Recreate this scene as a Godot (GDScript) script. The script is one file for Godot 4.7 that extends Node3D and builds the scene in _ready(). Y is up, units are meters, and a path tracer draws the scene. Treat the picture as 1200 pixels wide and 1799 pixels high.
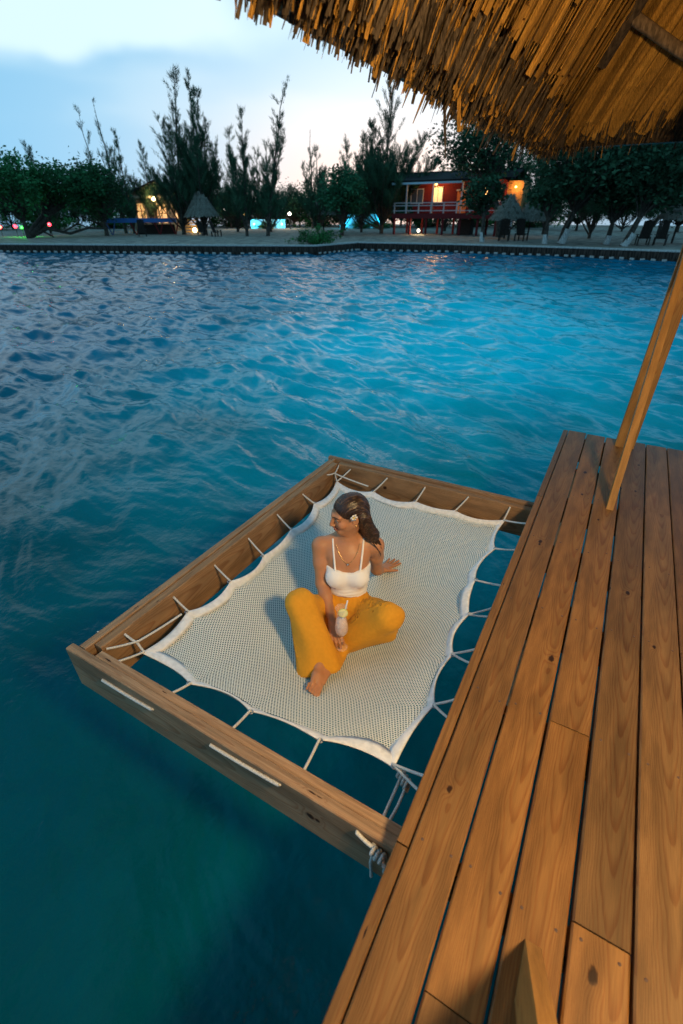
extends Node3D
# Dusk over a lagoon: a timber jetty under a thatched roof, a net hammock over the water, a wooded shore beyond.
# x runs across the jetty, z along it (towards the camera), y is up, the water lies at y = 0.

const DECK := 1.2
const UP := Vector3.UP
var used := {}
var mats := {}


# ------------------------------------------------------------------ mesh building
class MB:
	var v := PackedVector3Array()
	var n := PackedVector3Array()
	var uv := PackedVector2Array()
	var c := PackedColorArray()
	var ix := PackedInt32Array()
	var col := Color(1, 1, 1)
	var has_col := false
	var smooth := false

	func vert(p: Vector3, t := Vector2.ZERO, nn := Vector3.ZERO) -> int:
		v.append(p)
		uv.append(t)
		n.append(nn)
		c.append(col)
		return v.size() - 1

	func tri(a: int, b: int, d: int) -> void:
		ix.append(a)
		ix.append(b)
		ix.append(d)

	func face(p: Array, t: Array = []) -> void:
		var f := v.size()
		for i in p.size():
			vert(p[i], t[i] if t.size() else Vector2.ZERO)
		for i in range(2, p.size()):
			tri(f, f + i, f + i - 1)

	# a board with chamfered long edges; local z is its length; u runs across one strip of the wood picture, v along it
	func board(x: Transform3D, size: Vector3, strip := 0, along := 0.0, bev := 0.003, strips := 8.0, length := 4.4) -> void:
		var h := size * 0.5
		var ring := [Vector2(-h.x + bev, h.y), Vector2(h.x - bev, h.y), Vector2(h.x, h.y - bev), Vector2(h.x, -h.y + bev), Vector2(h.x - bev, -h.y), Vector2(-h.x + bev, -h.y), Vector2(-h.x, -h.y + bev), Vector2(-h.x, h.y - bev)]
		for i in 8:
			var a: Vector2 = ring[i]
			var b: Vector2 = ring[(i + 1) % 8]
			var side := i in [1, 2, 3, 5, 6, 7]
			var ua := (strip + 0.03 + 0.94 * clampf((a.y / size.x + 0.5) if side else (a.x / size.x + 0.5), 0.0, 1.0)) / strips
			var ub := (strip + 0.03 + 0.94 * clampf((b.y / size.x + 0.5) if side else (b.x / size.x + 0.5), 0.0, 1.0)) / strips
			var v0 := along / length
			var v1 := (along + size.z) / length
			face([x * Vector3(a.x, a.y, -h.z), x * Vector3(b.x, b.y, -h.z), x * Vector3(b.x, b.y, h.z), x * Vector3(a.x, a.y, h.z)], [Vector2(ua, v0), Vector2(ub, v0), Vector2(ub, v1), Vector2(ua, v1)])
		for s in [-1.0, 1.0]:
			var p := []
			var t := []
			for i in 8:
				var q: Vector2 = ring[i] if s > 0 else ring[7 - i]
				p.append(x * Vector3(q.x, q.y, h.z * s))
				t.append(Vector2((strip + 0.1 + 0.8 * (q.x / size.x + 0.5)) / strips, (along + 0.05 + q.y * 0.15) / length))
			face(p, t)

	func box(x: Transform3D, size: Vector3) -> void:
		board(x, size, 0, 0.0, minf(minf(size.x, size.y), size.z) * 0.08)

	func tube(p: Array, r: Array, sides := 7, twist := 0.0) -> void:
		var f := v.size()
		var m := p.size()
		var along := 0.0
		var side := Vector3.ZERO
		for i in m:
			var t: Vector3 = (p[mini(i + 1, m - 1)] - p[maxi(i - 1, 0)]).normalized()
			if side == Vector3.ZERO:
				side = t.cross(Vector3.UP if absf(t.y) < 0.9 else Vector3.RIGHT).normalized()
			side = (side - t * side.dot(t)).normalized()
			var up := t.cross(side)
			if i:
				along += (p[i] - p[i - 1]).length()
			var rr: float = r[mini(i, r.size() - 1)]
			for k in sides + 1:
				var a := TAU * k / sides + twist * along
				var d := side * cos(a) + up * sin(a)
				vert(p[i] + d * rr, Vector2(float(k) / sides, along), d)
		for i in m - 1:
			for k in sides:
				var a := f + i * (sides + 1) + k
				tri(a, a + 1, a + sides + 1)
				tri(a + 1, a + sides + 2, a + sides + 1)
		for e in 2:
			var o: int = f if e == 0 else f + (m - 1) * (sides + 1)
			var t2: Vector3 = (p[0] - p[1]).normalized() if e == 0 else (p[m - 1] - p[m - 2]).normalized()
			var cc := vert(p[0] if e == 0 else p[m - 1], Vector2.ZERO, t2)
			for k in sides:
				var a2 := vert(v[o + k], Vector2.ZERO, t2)
				var b2 := vert(v[o + k + 1], Vector2.ZERO, t2)
				tri(cc, a2, b2)
		smooth = true

	func lathe(x: Transform3D, prof: Array, sides := 20) -> void:
		var f := v.size()
		var m := prof.size()
		for i in m:
			var a: Vector2 = prof[maxi(i - 1, 0)]
			var b: Vector2 = prof[mini(i + 1, m - 1)]
			var t := (b - a).normalized()
			for k in sides + 1:
				var g := TAU * k / sides
				var q: Vector2 = prof[i]
				vert(x * Vector3(q.x * cos(g), q.y, q.x * sin(g)), Vector2(float(k) / sides, float(i) / m), (x.basis * Vector3(t.y * cos(g), -t.x, t.y * sin(g))).normalized())
		for i in m - 1:
			for k in sides:
				var a := f + i * (sides + 1) + k
				tri(a, a + 1, a + sides + 1)
				tri(a + 1, a + sides + 2, a + sides + 1)
		smooth = true

	func ball(p: Vector3, r: Vector3, b := Basis(), seg := 12) -> void:
		var prof := []
		for i in seg / 2 + 1:
			var a := PI * i / (seg / 2)
			prof.append(Vector2(maxf(sin(a), 0.001), -cos(a)))
		lathe(Transform3D(b * Basis.from_scale(r), p), prof, seg)

	# shared vertices: normals from the faces
	func soften() -> void:
		for i in n.size():
			n[i] = Vector3.ZERO
		for i in range(0, ix.size(), 3):
			var a := ix[i]
			var b := ix[i + 1]
			var d := ix[i + 2]
			var g := (v[d] - v[a]).cross(v[b] - v[a])
			n[a] += g
			n[b] += g
			n[d] += g
		for i in n.size():
			n[i] = n[i].normalized()
		smooth = true

	# evens out the steps of a meshed field
	func relax(times: int) -> void:
		for k in times:
			var sum := PackedVector3Array()
			sum.resize(v.size())
			var cnt := PackedFloat32Array()
			cnt.resize(v.size())
			for i in range(0, ix.size(), 3):
				var a := ix[i]
				var b := ix[i + 1]
				var d := ix[i + 2]
				sum[a] += v[b] + v[d]
				sum[b] += v[a] + v[d]
				sum[d] += v[a] + v[b]
				cnt[a] += 2.0
				cnt[b] += 2.0
				cnt[d] += 2.0
			for i in v.size():
				if cnt[i] > 0.0:
					v[i] = v[i].lerp(sum[i] / cnt[i], 0.6)

	func done() -> ArrayMesh:
		var a := []
		a.resize(Mesh.ARRAY_MAX)
		if smooth:
			for i in range(0, ix.size(), 3):
				var p := ix[i]
				var q := ix[i + 1]
				var r := ix[i + 2]
				if (v[r] - v[p]).cross(v[q] - v[p]).dot(n[p] + n[q] + n[r]) < 0.0:
					ix[i + 1] = r
					ix[i + 2] = q
			a[Mesh.ARRAY_NORMAL] = n
		a[Mesh.ARRAY_VERTEX] = v
		a[Mesh.ARRAY_TEX_UV] = uv
		if has_col:
			a[Mesh.ARRAY_COLOR] = c
		a[Mesh.ARRAY_INDEX] = ix
		var m := ArrayMesh.new()
		m.add_surface_from_arrays(Mesh.PRIMITIVE_TRIANGLES, a)
		return m


# a distance field on a grid; shapes are joined with a smooth minimum and meshed as surface nets
class Field:
	var o: Vector3
	var s: float
	var nx: int
	var ny: int
	var nz: int
	var f := PackedFloat32Array()

	func _init(lo: Vector3, hi: Vector3, cell: float) -> void:
		o = lo
		s = cell
		nx = int((hi.x - lo.x) / cell) + 2
		ny = int((hi.y - lo.y) / cell) + 2
		nz = int((hi.z - lo.z) / cell) + 2
		f.resize(nx * ny * nz)
		f.fill(0.2)

	func span(lo: Vector3, hi: Vector3) -> Array:
		return [maxi(0, int((lo.x - o.x) / s)), mini(nx - 1, int((hi.x - o.x) / s) + 1), maxi(0, int((lo.y - o.y) / s)), mini(ny - 1, int((hi.y - o.y) / s) + 1), maxi(0, int((lo.z - o.z) / s)), mini(nz - 1, int((hi.z - o.z) / s) + 1)]

	func put(i: int, d: float, k: float, mode: int) -> void:
		var e := f[i]
		if mode == 0:
			var h := maxf(k - absf(e - d), 0.0) / k
			f[i] = minf(e, d) - h * h * k * 0.25
		else:
			var h2 := maxf(k - absf(e + d), 0.0) / k
			f[i] = maxf(e, -d) + h2 * h2 * k * 0.25

	# mode 0 joins, mode 1 cuts away
	func cap(a: Vector3, b: Vector3, ra: float, rb: float, k := 0.02, mode := 0) -> void:
		var m := maxf(ra, rb) + k + 3.0 * s
		var q := span(a.min(b) - Vector3.ONE * m, a.max(b) + Vector3.ONE * m)
		var ab := b - a
		var l2 := maxf(ab.length_squared(), 1e-9)
		for z in range(q[4], q[5] + 1):
			for y in range(q[2], q[3] + 1):
				var i: int = (z * ny + y) * nx + q[0]
				for x in range(q[0], q[1] + 1):
					var p := Vector3(o.x + x * s, o.y + y * s, o.z + z * s) - a
					var t := clampf(p.dot(ab) / l2, 0.0, 1.0)
					put(i, (p - ab * t).length() - lerpf(ra, rb, t), k, mode)
					i += 1

	func chain(p: Array, r: Array, k := 0.02) -> void:
		for i in p.size() - 1:
			cap(p[i], p[i + 1], r[i], r[i + 1], k)

	func egg(p: Vector3, b: Basis, r: Vector3, k := 0.02, mode := 0) -> void:
		var m := maxf(r.x, maxf(r.y, r.z)) + k + 3.0 * s
		var q := span(p - Vector3.ONE * m, p + Vector3.ONE * m)
		var inv := b.transposed()
		var least := minf(r.x, minf(r.y, r.z))
		for z in range(q[4], q[5] + 1):
			for y in range(q[2], q[3] + 1):
				var i: int = (z * ny + y) * nx + q[0]
				for x in range(q[0], q[1] + 1):
					var w := inv * (Vector3(o.x + x * s, o.y + y * s, o.z + z * s) - p)
					var l := (w / r).length()
					var g := (w / (r * r)).length()
					put(i, (l * (l - 1.0) / g) if g > 1e-6 else -least, k, mode)
					i += 1

	func plane(p: Vector3, nn: Vector3) -> void:        # cuts away what lies on the side nn points to
		for z in nz:
			for y in ny:
				var i := (z * ny + y) * nx
				for x in nx:
					f[i] = maxf(f[i], (Vector3(o.x + x * s, o.y + y * s, o.z + z * s) - p).dot(nn))
					i += 1

	func mesh(mb: MB, tint = null, shift = null) -> void:
		var id := PackedInt32Array()
		id.resize(nx * ny * nz)
		id.fill(-1)
		var dx := [0, 1, 0, 1, 0, 1, 0, 1]
		var dy := [0, 0, 1, 1, 0, 0, 1, 1]
		var dz := [0, 0, 0, 0, 1, 1, 1, 1]
		var far := s * 1.8
		for z in nz - 1:
			for y in ny - 1:
				var base := (z * ny + y) * nx
				for x in nx - 1:
					var i := base + x
					if absf(f[i]) > far:
						continue
					var g := [f[i], f[i + 1], f[i + nx], f[i + nx + 1], f[i + nx * ny], f[i + nx * ny + 1], f[i + nx * ny + nx], f[i + nx * ny + nx + 1]]
					var lo := 0
					for k in 8:
						if g[k] < 0.0:
							lo += 1
					if lo == 0 or lo == 8:
						continue
					var sum := Vector3.ZERO
					var cnt := 0
					for e in [[0, 1], [2, 3], [4, 5], [6, 7], [0, 2], [1, 3], [4, 6], [5, 7], [0, 4], [1, 5], [2, 6], [3, 7]]:
						var a: int = e[0]
						var b: int = e[1]
						if (g[a] < 0.0) != (g[b] < 0.0):
							var t: float = g[a] / (g[a] - g[b])
							sum += Vector3(dx[a], dy[a], dz[a]).lerp(Vector3(dx[b], dy[b], dz[b]), t)
							cnt += 1
					var p := o + (Vector3(x, y, z) + sum / cnt) * s
					var nn := Vector3(g[1] + g[3] + g[5] + g[7] - g[0] - g[2] - g[4] - g[6], g[2] + g[3] + g[6] + g[7] - g[0] - g[1] - g[4] - g[5], g[4] + g[5] + g[6] + g[7] - g[0] - g[1] - g[2] - g[3]).normalized()
					if shift != null:
						p = shift.call(p, nn)
					if tint != null:
						mb.col = tint.call(p, nn)
					id[i] = mb.vert(p, Vector2(p.x, p.y), nn)
		for z in range(1, nz - 1):
			for y in range(1, ny - 1):
				for x in range(1, nx - 1):
					var i := (z * ny + y) * nx + x
					if absf(f[i]) > far:
						continue
					var inside := f[i] < 0.0
					for ax in 3:
						var st: int = [1, nx, nx * ny][ax]
						if (f[i + st] < 0.0) == inside:
							continue
						var u: int = [nx, nx * ny, 1][ax]
						var w: int = [nx * ny, 1, nx][ax]
						var a := id[i]
						var b := id[i - u]
						var cc := id[i - u - w]
						var d := id[i - w]
						if a < 0 or b < 0 or cc < 0 or d < 0:
							continue
						mb.tri(a, b, cc)
						mb.tri(a, cc, d)
		mb.smooth = true


# ------------------------------------------------------------------ names and nodes
func numbered(called: String, under := "") -> String:
	var key := under + "/" + called
	used[key] = used.get(key, -1) + 1
	return called if used[key] == 0 else "%s_%03d" % [called, used[key]]


func tag(o: Node, label: String, category := "", group := "", kind := "") -> void:
	if label:
		o.set_meta("label", label)
	if category:
		o.set_meta("category", category)
	if group:
		o.set_meta("group", group)
	if kind:
		o.set_meta("kind", kind)


func thing(called: String, label: String, category: String, at := Vector3.ZERO, turn := 0.0, group := "") -> Node3D:
	var o := Node3D.new()
	o.name = numbered(called)
	add_child(o)
	o.position = at
	o.rotation.y = turn
	tag(o, label, category, group)
	return o


func part(called: String, mesh: Mesh, mat: Material, parent: Node, at := Transform3D()) -> MeshInstance3D:
	var o := MeshInstance3D.new()
	o.name = numbered(called, str(parent.get_instance_id()) if parent != self else "")
	o.mesh = mesh
	o.material_override = mat
	parent.add_child(o)
	o.transform = at
	return o


# a part whose mesh is given in world coordinates, under a thing that is not turned
func wpart(called: String, mesh: Mesh, mat: Material, root: Node3D, over: Node3D = null) -> MeshInstance3D:
	var o := part(called, mesh, mat, over if over else root)
	o.position = -root.position if over == null else Vector3.ZERO
	return o


func struct(called: String, mesh: Mesh, mat: Material, label: String, at := Transform3D()) -> MeshInstance3D:
	var o := part(called, mesh, mat, self, at)
	tag(o, label, "", "", "structure")
	return o


func copy(root: Node3D, at: Vector3, turn: float, label: String, size := 1.0) -> Node3D:
	var c: Node3D = root.duplicate()
	c.name = numbered(String(root.name).rstrip("0123456789").trim_suffix("_"))
	add_child(c)
	c.position = at
	c.rotation.y = turn
	c.scale = Vector3.ONE * size
	tag(c, label)
	return c


func lin(r: float, g: float, b: float) -> Color:
	return Color(r, g, b).linear_to_srgb()


func mat(r: float, g: float, b: float, rough := 0.8, spec := 0.4) -> StandardMaterial3D:
	var m := StandardMaterial3D.new()
	m.albedo_color = lin(r, g, b)
	m.roughness = rough
	m.metallic_specular = spec
	return m


func glow(r: float, g: float, b: float, e: float) -> StandardMaterial3D:
	var m := mat(0.8, 0.8, 0.8)
	m.emission_enabled = true
	m.emission = lin(r, g, b)
	m.emission_energy_multiplier = e
	return m


func noise(sd: int, freq: float, oct := 3, kind := FastNoiseLite.TYPE_SIMPLEX_SMOOTH) -> FastNoiseLite:
	var n := FastNoiseLite.new()
	n.seed = sd
	n.frequency = freq
	n.noise_type = kind
	n.fractal_octaves = oct
	return n


func sm(a: float, b: float, x: float) -> float:
	return smoothstep(a, b, x)


func rng(sd: int) -> RandomNumberGenerator:
	var r := RandomNumberGenerator.new()
	r.seed = sd
	return r


func omni(called: String, at: Vector3, col: Color, e: float, size: float, reach := 30.0) -> void:
	var l := OmniLight3D.new()
	l.name = numbered(called)
	l.light_color = col
	l.light_energy = e
	l.light_size = size
	l.omni_range = reach
	l.omni_attenuation = 2.0
	l.shadow_enabled = true
	add_child(l)
	l.position = at


func seamless(sd: int, freq: float, oct: int, size := 512, kind := FastNoiseLite.TYPE_SIMPLEX_SMOOTH) -> NoiseTexture2D:
	var t := NoiseTexture2D.new()
	t.width = size
	t.height = size
	t.seamless = true
	t.noise = noise(sd, freq, oct, kind)
	return t


func _ready() -> void:
	# ---- camera, sky, last light, exposure
	var cam := Camera3D.new()
	cam.name = "camera"
	cam.keep_aspect = Camera3D.KEEP_HEIGHT
	cam.near = 0.05
	cam.far = 4000.0
	var at := CameraAttributesPhysical.new()
	at.frustum_focal_length = 12.0 / tan(atan(899.5 / 816.2))
	at.frustum_focus_distance = 2.7
	at.frustum_near = 0.05
	at.frustum_far = 4000.0
	at.exposure_aperture = 1.6
	cam.attributes = at
	cam.fov = rad_to_deg(2.0 * atan(899.5 / 816.2))
	add_child(cam)
	cam.position = Vector3(0, 2.8, 0)
	cam.rotation = Vector3(deg_to_rad(-32.717), deg_to_rad(29.44), -0.0034)
	var we := WorldEnvironment.new()
	we.name = "world"
	var e := Environment.new()
	e.background_mode = Environment.BG_SKY
	e.tonemap_mode = Environment.TONE_MAPPER_LINEAR
	e.tonemap_exposure = 1.0
	e.sdfgi_enabled = true
	e.ssao_enabled = true
	e.ssil_enabled = true
	e.sky = Sky.new()
	var sky := PanoramaSkyMaterial.new()
	sky.panorama = sky_picture()
	e.sky.sky_material = sky
	we.environment = e
	add_child(we)
	var sun := DirectionalLight3D.new()       # the last glow from where the sun has set
	sun.name = "afterglow"
	sun.light_color = Color(1.0, 0.8, 0.68)
	sun.light_energy = 0.02
	sun.light_angular_distance = 20.0
	sun.shadow_enabled = true
	add_child(sun)
	sun.rotation = Vector3(deg_to_rad(-9.0), deg_to_rad(180.0 + 25.0), 0)
	materials()
	# ---- the large structure, then the objects
	water_and_land()
	jetty()
	roof()
	hammock()
	person()
	cocktail()
	shore_buildings()
	shore_trees()
	shore_small()


func sky_picture() -> ImageTexture:
	var w := 1024
	var h := 512
	var im := Image.create(w, h, false, Image.FORMAT_RGBF)
	var n1 := noise(11, 1.15, 5)
	var n2 := noise(12, 3.2, 4)
	var glow_at := Vector3(sin(deg_to_rad(-25.0)), 0.03, -cos(deg_to_rad(-25.0))).normalized()
	for y in h:
		var el := (0.5 - (y + 0.5) / h) * PI
		for x in w:
			var az := (x + 0.5) / w * TAU            # the picture begins at -z
			var d := Vector3(sin(az) * cos(el), sin(el), -cos(az) * cos(el))
			var t := clampf(d.y, 0.0, 1.0)
			var near := acos(clampf(d.dot(glow_at), -1.0, 1.0))
			# clear air: pale at the horizon, deeper blue overhead
			var azd := rad_to_deg(az)
			if azd > 180.0:
				azd -= 360.0
			var eld := rad_to_deg(el)
			var c := Vector3(0.27, 0.62, 0.92).lerp(Vector3(0.05, 0.36, 0.62), sm(0.05, 0.75, t))
			var wide := exp(-near * near / 0.17) * exp(-pow(maxf(d.y - 0.12, 0.0) / 0.22, 2.0))
			c = c.lerp(Vector3(0.80, 0.99, 1.10), 0.92 * wide)
			# sheets of cloud drawn out along the horizon
			var q := Vector3(d.x, d.y * 3.2, d.z)
			var k := n1.get_noise_3dv(q * 1.1 + Vector3(0.3, 0, 0.2)) + 0.35 * n2.get_noise_3dv(Vector3(q.x, q.y * 1.6, q.z))
			var cover := sm(-0.12, 0.30, k)
			var cl := Vector3(0.42, 0.75, 0.97).lerp(Vector3(0.95, 1.03, 1.09), wide)
			c = c.lerp(cl, cover * 0.6)
			# a bright bank of cloud high on the left with a soft ragged lower edge
			var rag := 2.2 * n1.get_noise_3dv(Vector3(d.x, d.y * 2.0, d.z) * 2.2) + 1.0 * n2.get_noise_3dv(Vector3(d.x, d.y * 2.0, d.z) * 1.6)
			var bank := sm(-0.9, 0.9, eld - 11.0 - 0.05 * (azd + 52.0) + rag) * (1.0 - sm(-44.0, -30.0, azd + 4.0 * rag)) * (1.0 - sm(22.0, 36.0, eld))
			c = c.lerp(Vector3(0.84, 1.06, 1.14), bank * 0.85 * sm(-150.0, -100.0, azd))
			var band := exp(-pow((d.y - 0.02) / 0.11, 2.0))
			c = c.lerp(Vector3(1.20, 0.84, 0.66), band * exp(-near * near / 0.075) * 0.9)
			c += Vector3(0.26, 0.20, 0.16) * exp(-near * near / 0.04)
			im.set_pixel(x, y, Color(c.x, c.y, c.z))
	return ImageTexture.create_from_image(im)


# eight strips of flat-sawn timber, side by side, 4.4 m long
func wood_picture(sd: int, w: int, h: int, dark: float) -> ImageTexture:
	var r := rng(sd)
	var warp := noise(sd + 1, 0.9, 3)
	var fine := noise(sd + 2, 1.0, 2)
	var blot := noise(sd + 3, 2.6, 3)
	var data := PackedByteArray()
	data.resize(w * h * 3)
	var sw := w / 8
	for s in 8:
		var xc := r.randf_range(0.2, 0.8)
		var tight := r.randf_range(9.0, 20.0)
		var rise := r.randf_range(1.2, 3.2)
		var knots := []
		for k in r.randi_range(2, 4):
			knots.append([r.randf_range(0.15, 0.85), r.randf() * 4.4, r.randf_range(0.04, 0.085)])
		var base := r.randf_range(0.9, 1.08)
		for y in h:
			var vv := 4.4 * y / h
			var near := []
			for k in knots:
				if absf(k[1] - vv) < 0.35:
					near.append(k)
			var drift := 0.22 * warp.get_noise_2d(vv * 0.8, s * 7.0)
			for x in sw:
				var u := (x + 0.5) / sw
				var ux := u + drift + 0.05 * warp.get_noise_2d(vv * 4.0, u * 2.0 + s * 9.0)
				var ring := (ux - xc - drift) * (ux - xc - drift) * tight + vv * rise + 0.35 * warp.get_noise_2d(vv * 1.7 + 40.0, u * 1.2 + s * 5.0)
				var dk := 0.0
				for k in near:
					var ex: float = (u - k[0]) * 0.14
					var ey: float = (vv - k[1]) * 0.55
					var q: float = sqrt(ex * ex + ey * ey) / (k[2] * 0.14)
					ring += 1.1 * exp(-q * q * 0.22)
					dk = maxf(dk, 1.0 - sm(0.55, 1.15, q + 0.25 * fine.get_noise_2d(vv * 60.0, u * 9.0)))
				var g := fposmod(ring * 2.3, 1.0)
				var line := sm(0.45, 0.93, g) * (1.0 - sm(0.93, 1.0, g))
				var fib := fine.get_noise_2d(vv * 9.0, u * 70.0 + s * 100.0)
				var b := base * (1.0 + 0.16 * blot.get_noise_2d(vv * 0.8, u * 0.9 + s * 3.0) + 0.10 * fib - 0.09 * line)
				b *= 1.0 - 0.6 * dk
				var stain := sm(0.05, 0.55, blot.get_noise_2d(vv * 0.75 + 90.0, u * 0.45 + s * 13.0))
				b *= 1.0 - dark * stain
				var i := (y * w + s * sw + x) * 3
				data[i] = int(clampf(b * 215.0, 0.0, 255.0))
				data[i + 1] = int(clampf((b - 0.07 * line - 0.05 * dk) * 212.0, 0.0, 255.0))
				data[i + 2] = int(clampf((b - 0.11 * line - 0.06 * dk) * 208.0, 0.0, 255.0))
	return ImageTexture.create_from_image(Image.create_from_data(w, h, false, Image.FORMAT_RGB8, data))


func textured(r: float, g: float, b: float, t: Texture2D, bump := 0.0, rough := 0.7) -> StandardMaterial3D:
	var m := mat(r, g, b, rough, 0.35)
	m.albedo_texture = t
	if bump > 0.0:
		m.heightmap_enabled = true
		m.heightmap_texture = t
		m.heightmap_scale = bump
	return m


func ramp(a: Color, b: Color, lo := 0.25, hi := 0.75) -> Gradient:
	var g := Gradient.new()
	g.offsets = PackedFloat32Array([lo, hi])
	g.colors = PackedColorArray([a, b])
	return g


func grainy(r: float, g: float, b: float, sd: int, scale: Vector3, low := 0.6, bump := 0.0, rough := 0.85, oct := 4) -> StandardMaterial3D:
	var m := mat(r, g, b, rough, 0.3)
	var t := seamless(sd, 0.012, oct, 512)
	t.color_ramp = ramp(Color(low, low, low), Color(1, 1, 1))
	m.albedo_texture = t
	m.uv1_triplanar = true
	m.uv1_world_triplanar = false
	m.uv1_scale = scale
	if bump > 0.0:
		m.heightmap_enabled = true
		m.heightmap_texture = t
		m.heightmap_scale = bump
	return m


func materials() -> void:
	var deck_pic := wood_picture(3, 1024, 1536, 0.10)
	for k in 5:
		var f: float = [1.0, 0.88, 1.08, 0.94, 1.03][k]
		var w: float = [0.0, 0.03, -0.02, 0.02, -0.01][k]
		mats["deck%d" % k] = textured(0.27 * f, (0.139 + w * 0.4) * f, (0.048 + w * 0.4) * f, deck_pic, 0.12, 0.52)
	mats.beam = textured(0.38, 0.23, 0.12, deck_pic, 0.16, 0.75)
	mats.beam_grey = textured(0.46, 0.30, 0.18, deck_pic, 0.2, 0.8)
	mats.post = textured(0.52, 0.27, 0.075, deck_pic, 0.1, 0.6)
	mats.rope = grainy(0.78, 0.76, 0.72, 21, Vector3(30, 30, 30), 0.75, 0.1)
	mats.net = mat(0.70, 0.735, 0.70, 0.85, 0.3)
	mats.net.backlight_enabled = true
	mats.net.backlight = Color(0.25, 0.25, 0.23)
	mats.hem = grainy(0.84, 0.84, 0.84, 22, Vector3(4, 4, 4), 0.92, 0.05)
	mats.hem.backlight_enabled = true
	mats.hem.backlight = Color(0.2, 0.2, 0.2)
	mats.eyelet = mat(0.35, 0.35, 0.36, 0.35)
	mats.eyelet.metallic = 0.9
	mats.sand = grainy(0.30, 0.26, 0.21, 31, Vector3(0.12, 0.12, 0.12), 0.7, 2.0)
	mats.walltimber = grainy(0.07, 0.05, 0.04, 32, Vector3(0.9, 0.15, 0.9), 0.35, 4.0)
	mats.block = grainy(0.55, 0.53, 0.50, 33, Vector3(1, 1, 1), 0.7)
	mats.trunk = grainy(0.10, 0.08, 0.065, 34, Vector3(1.5, 0.4, 1.5), 0.5, 3.0)
	mats.white_trunk = grainy(0.62, 0.62, 0.60, 35, Vector3(1.5, 0.8, 1.5), 0.7, 2.0)
	mats.thatch = grainy(0.30, 0.27, 0.22, 36, Vector3(2.5, 0.5, 2.5), 0.45, 4.0)
	for k in 5:
		var f2: float = [1.0, 0.72, 1.2, 0.85, 0.5][k]
		var m := grainy(0.66 * f2, 0.33 * f2, 0.060 * f2, 40 + k, Vector3(40, 2.0, 40), 0.55, 0.15, 0.7)
		m.backlight_enabled = true
		m.backlight = Color(0.16, 0.11, 0.05)
		mats["leaf%d" % k] = m
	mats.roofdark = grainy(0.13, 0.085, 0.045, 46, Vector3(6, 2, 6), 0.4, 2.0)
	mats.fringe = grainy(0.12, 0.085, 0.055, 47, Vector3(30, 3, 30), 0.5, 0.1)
	mats.pole = grainy(0.30, 0.20, 0.12, 48, Vector3(6, 1.5, 6), 0.6, 0.3)
	mats.dark = mat(0.03, 0.03, 0.03, 0.6)
	mats.rust = mat(0.10, 0.06, 0.045, 0.6)
	mats.poledark = grainy(0.12, 0.08, 0.05, 49, Vector3(6, 1.5, 6), 0.6, 0.3)
	mats.camisole = mat(0.80, 0.78, 0.76, 0.85, 0.25)
	mats.trousers = grainy(0.66, 0.30, 0.025, 50, Vector3(7, 7, 7), 0.96, 0.0, 0.85)
	mats.trousers.rim_enabled = true
	mats.trousers.rim = 0.25
	mats.petal = mat(0.82, 0.80, 0.77, 0.6)
	mats.pollen = mat(0.75, 0.55, 0.12, 0.7)
	mats.gold = mat(0.85, 0.60, 0.25, 0.25)
	mats.gold.metallic = 1.0
	mats.silver = mat(0.85, 0.84, 0.82, 0.2)
	mats.silver.metallic = 1.0
	mats.glass = mat(1, 1, 1, 0.02, 0.5)
	mats.glass.transparency = BaseMaterial3D.TRANSPARENCY_ALPHA
	mats.glass.albedo_color.a = 0.06
	mats.drink = mat(0.70, 0.50, 0.42, 0.3, 0.4)
	mats.drink.backlight_enabled = true
	mats.drink.backlight = Color(0.5, 0.42, 0.36)
	mats.lemon = mat(0.75, 0.68, 0.35, 0.5)
	mats.rind = mat(0.55, 0.60, 0.15, 0.5)
	mats.foliage = mat(1, 1, 1, 0.75, 0.3)
	mats.foliage.vertex_color_use_as_albedo = true
	mats.foliage.backlight_enabled = true
	mats.foliage.backlight = Color(0.7, 0.7, 0.7)
	mats.redwall = grainy(0.16, 0.018, 0.022, 60, Vector3(1.5, 4, 1.5), 0.7)
	mats.redwood = grainy(0.20, 0.024, 0.026, 61, Vector3(1.5, 4, 1.5), 0.7)
	mats.ochre = grainy(0.50, 0.26, 0.10, 62, Vector3(1, 1, 1), 0.7)
	mats.darkroof = grainy(0.035, 0.03, 0.03, 63, Vector3(1, 3, 3), 0.6, 2.0)
	mats.paleblue = mat(0.45, 0.58, 0.66, 0.6)
	mats.whitewood = mat(0.42, 0.40, 0.41, 0.6)
	mats.darkwood = grainy(0.045, 0.035, 0.03, 64, Vector3(2, 2, 2), 0.6)
	mats.orangedoor = mat(0.55, 0.16, 0.03, 0.6)
	mats.cream = grainy(0.36, 0.29, 0.21, 65, Vector3(0.6, 0.6, 0.6), 0.8)
	mats.bluepaint = mat(0.02, 0.12, 0.36, 0.6)
	mats.bluewood = mat(0.05, 0.10, 0.22, 0.7)
	mats.goldwood = mat(0.50, 0.30, 0.10, 0.7)
	mats.poolwall = mat(0.30, 0.62, 0.72, 0.5)
	mats.winwarm = glow(1.0, 0.45, 0.10, 0.8)
	mats.windim = mat(0.05, 0.06, 0.07, 0.15)
	mats.winbright = glow(1.0, 0.50, 0.14, 1.1)
	mats.bulbwarm = glow(1.0, 0.55, 0.16, 8.0)
	mats.bulbwhite = glow(1.0, 0.85, 0.60, 12.0)
	mats.bulbfire = glow(1.0, 0.75, 0.40, 14.0)
	mats.globe = glow(1.0, 0.92, 0.78, 9.0)
	mats.bulbcyan = glow(0.25, 0.9, 1.0, 9.0)
	mats.bulbred = glow(1.0, 0.02, 0.05, 7.0)
	mats.bulbgreen = glow(0.1, 1.0, 0.12, 4.0)
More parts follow.
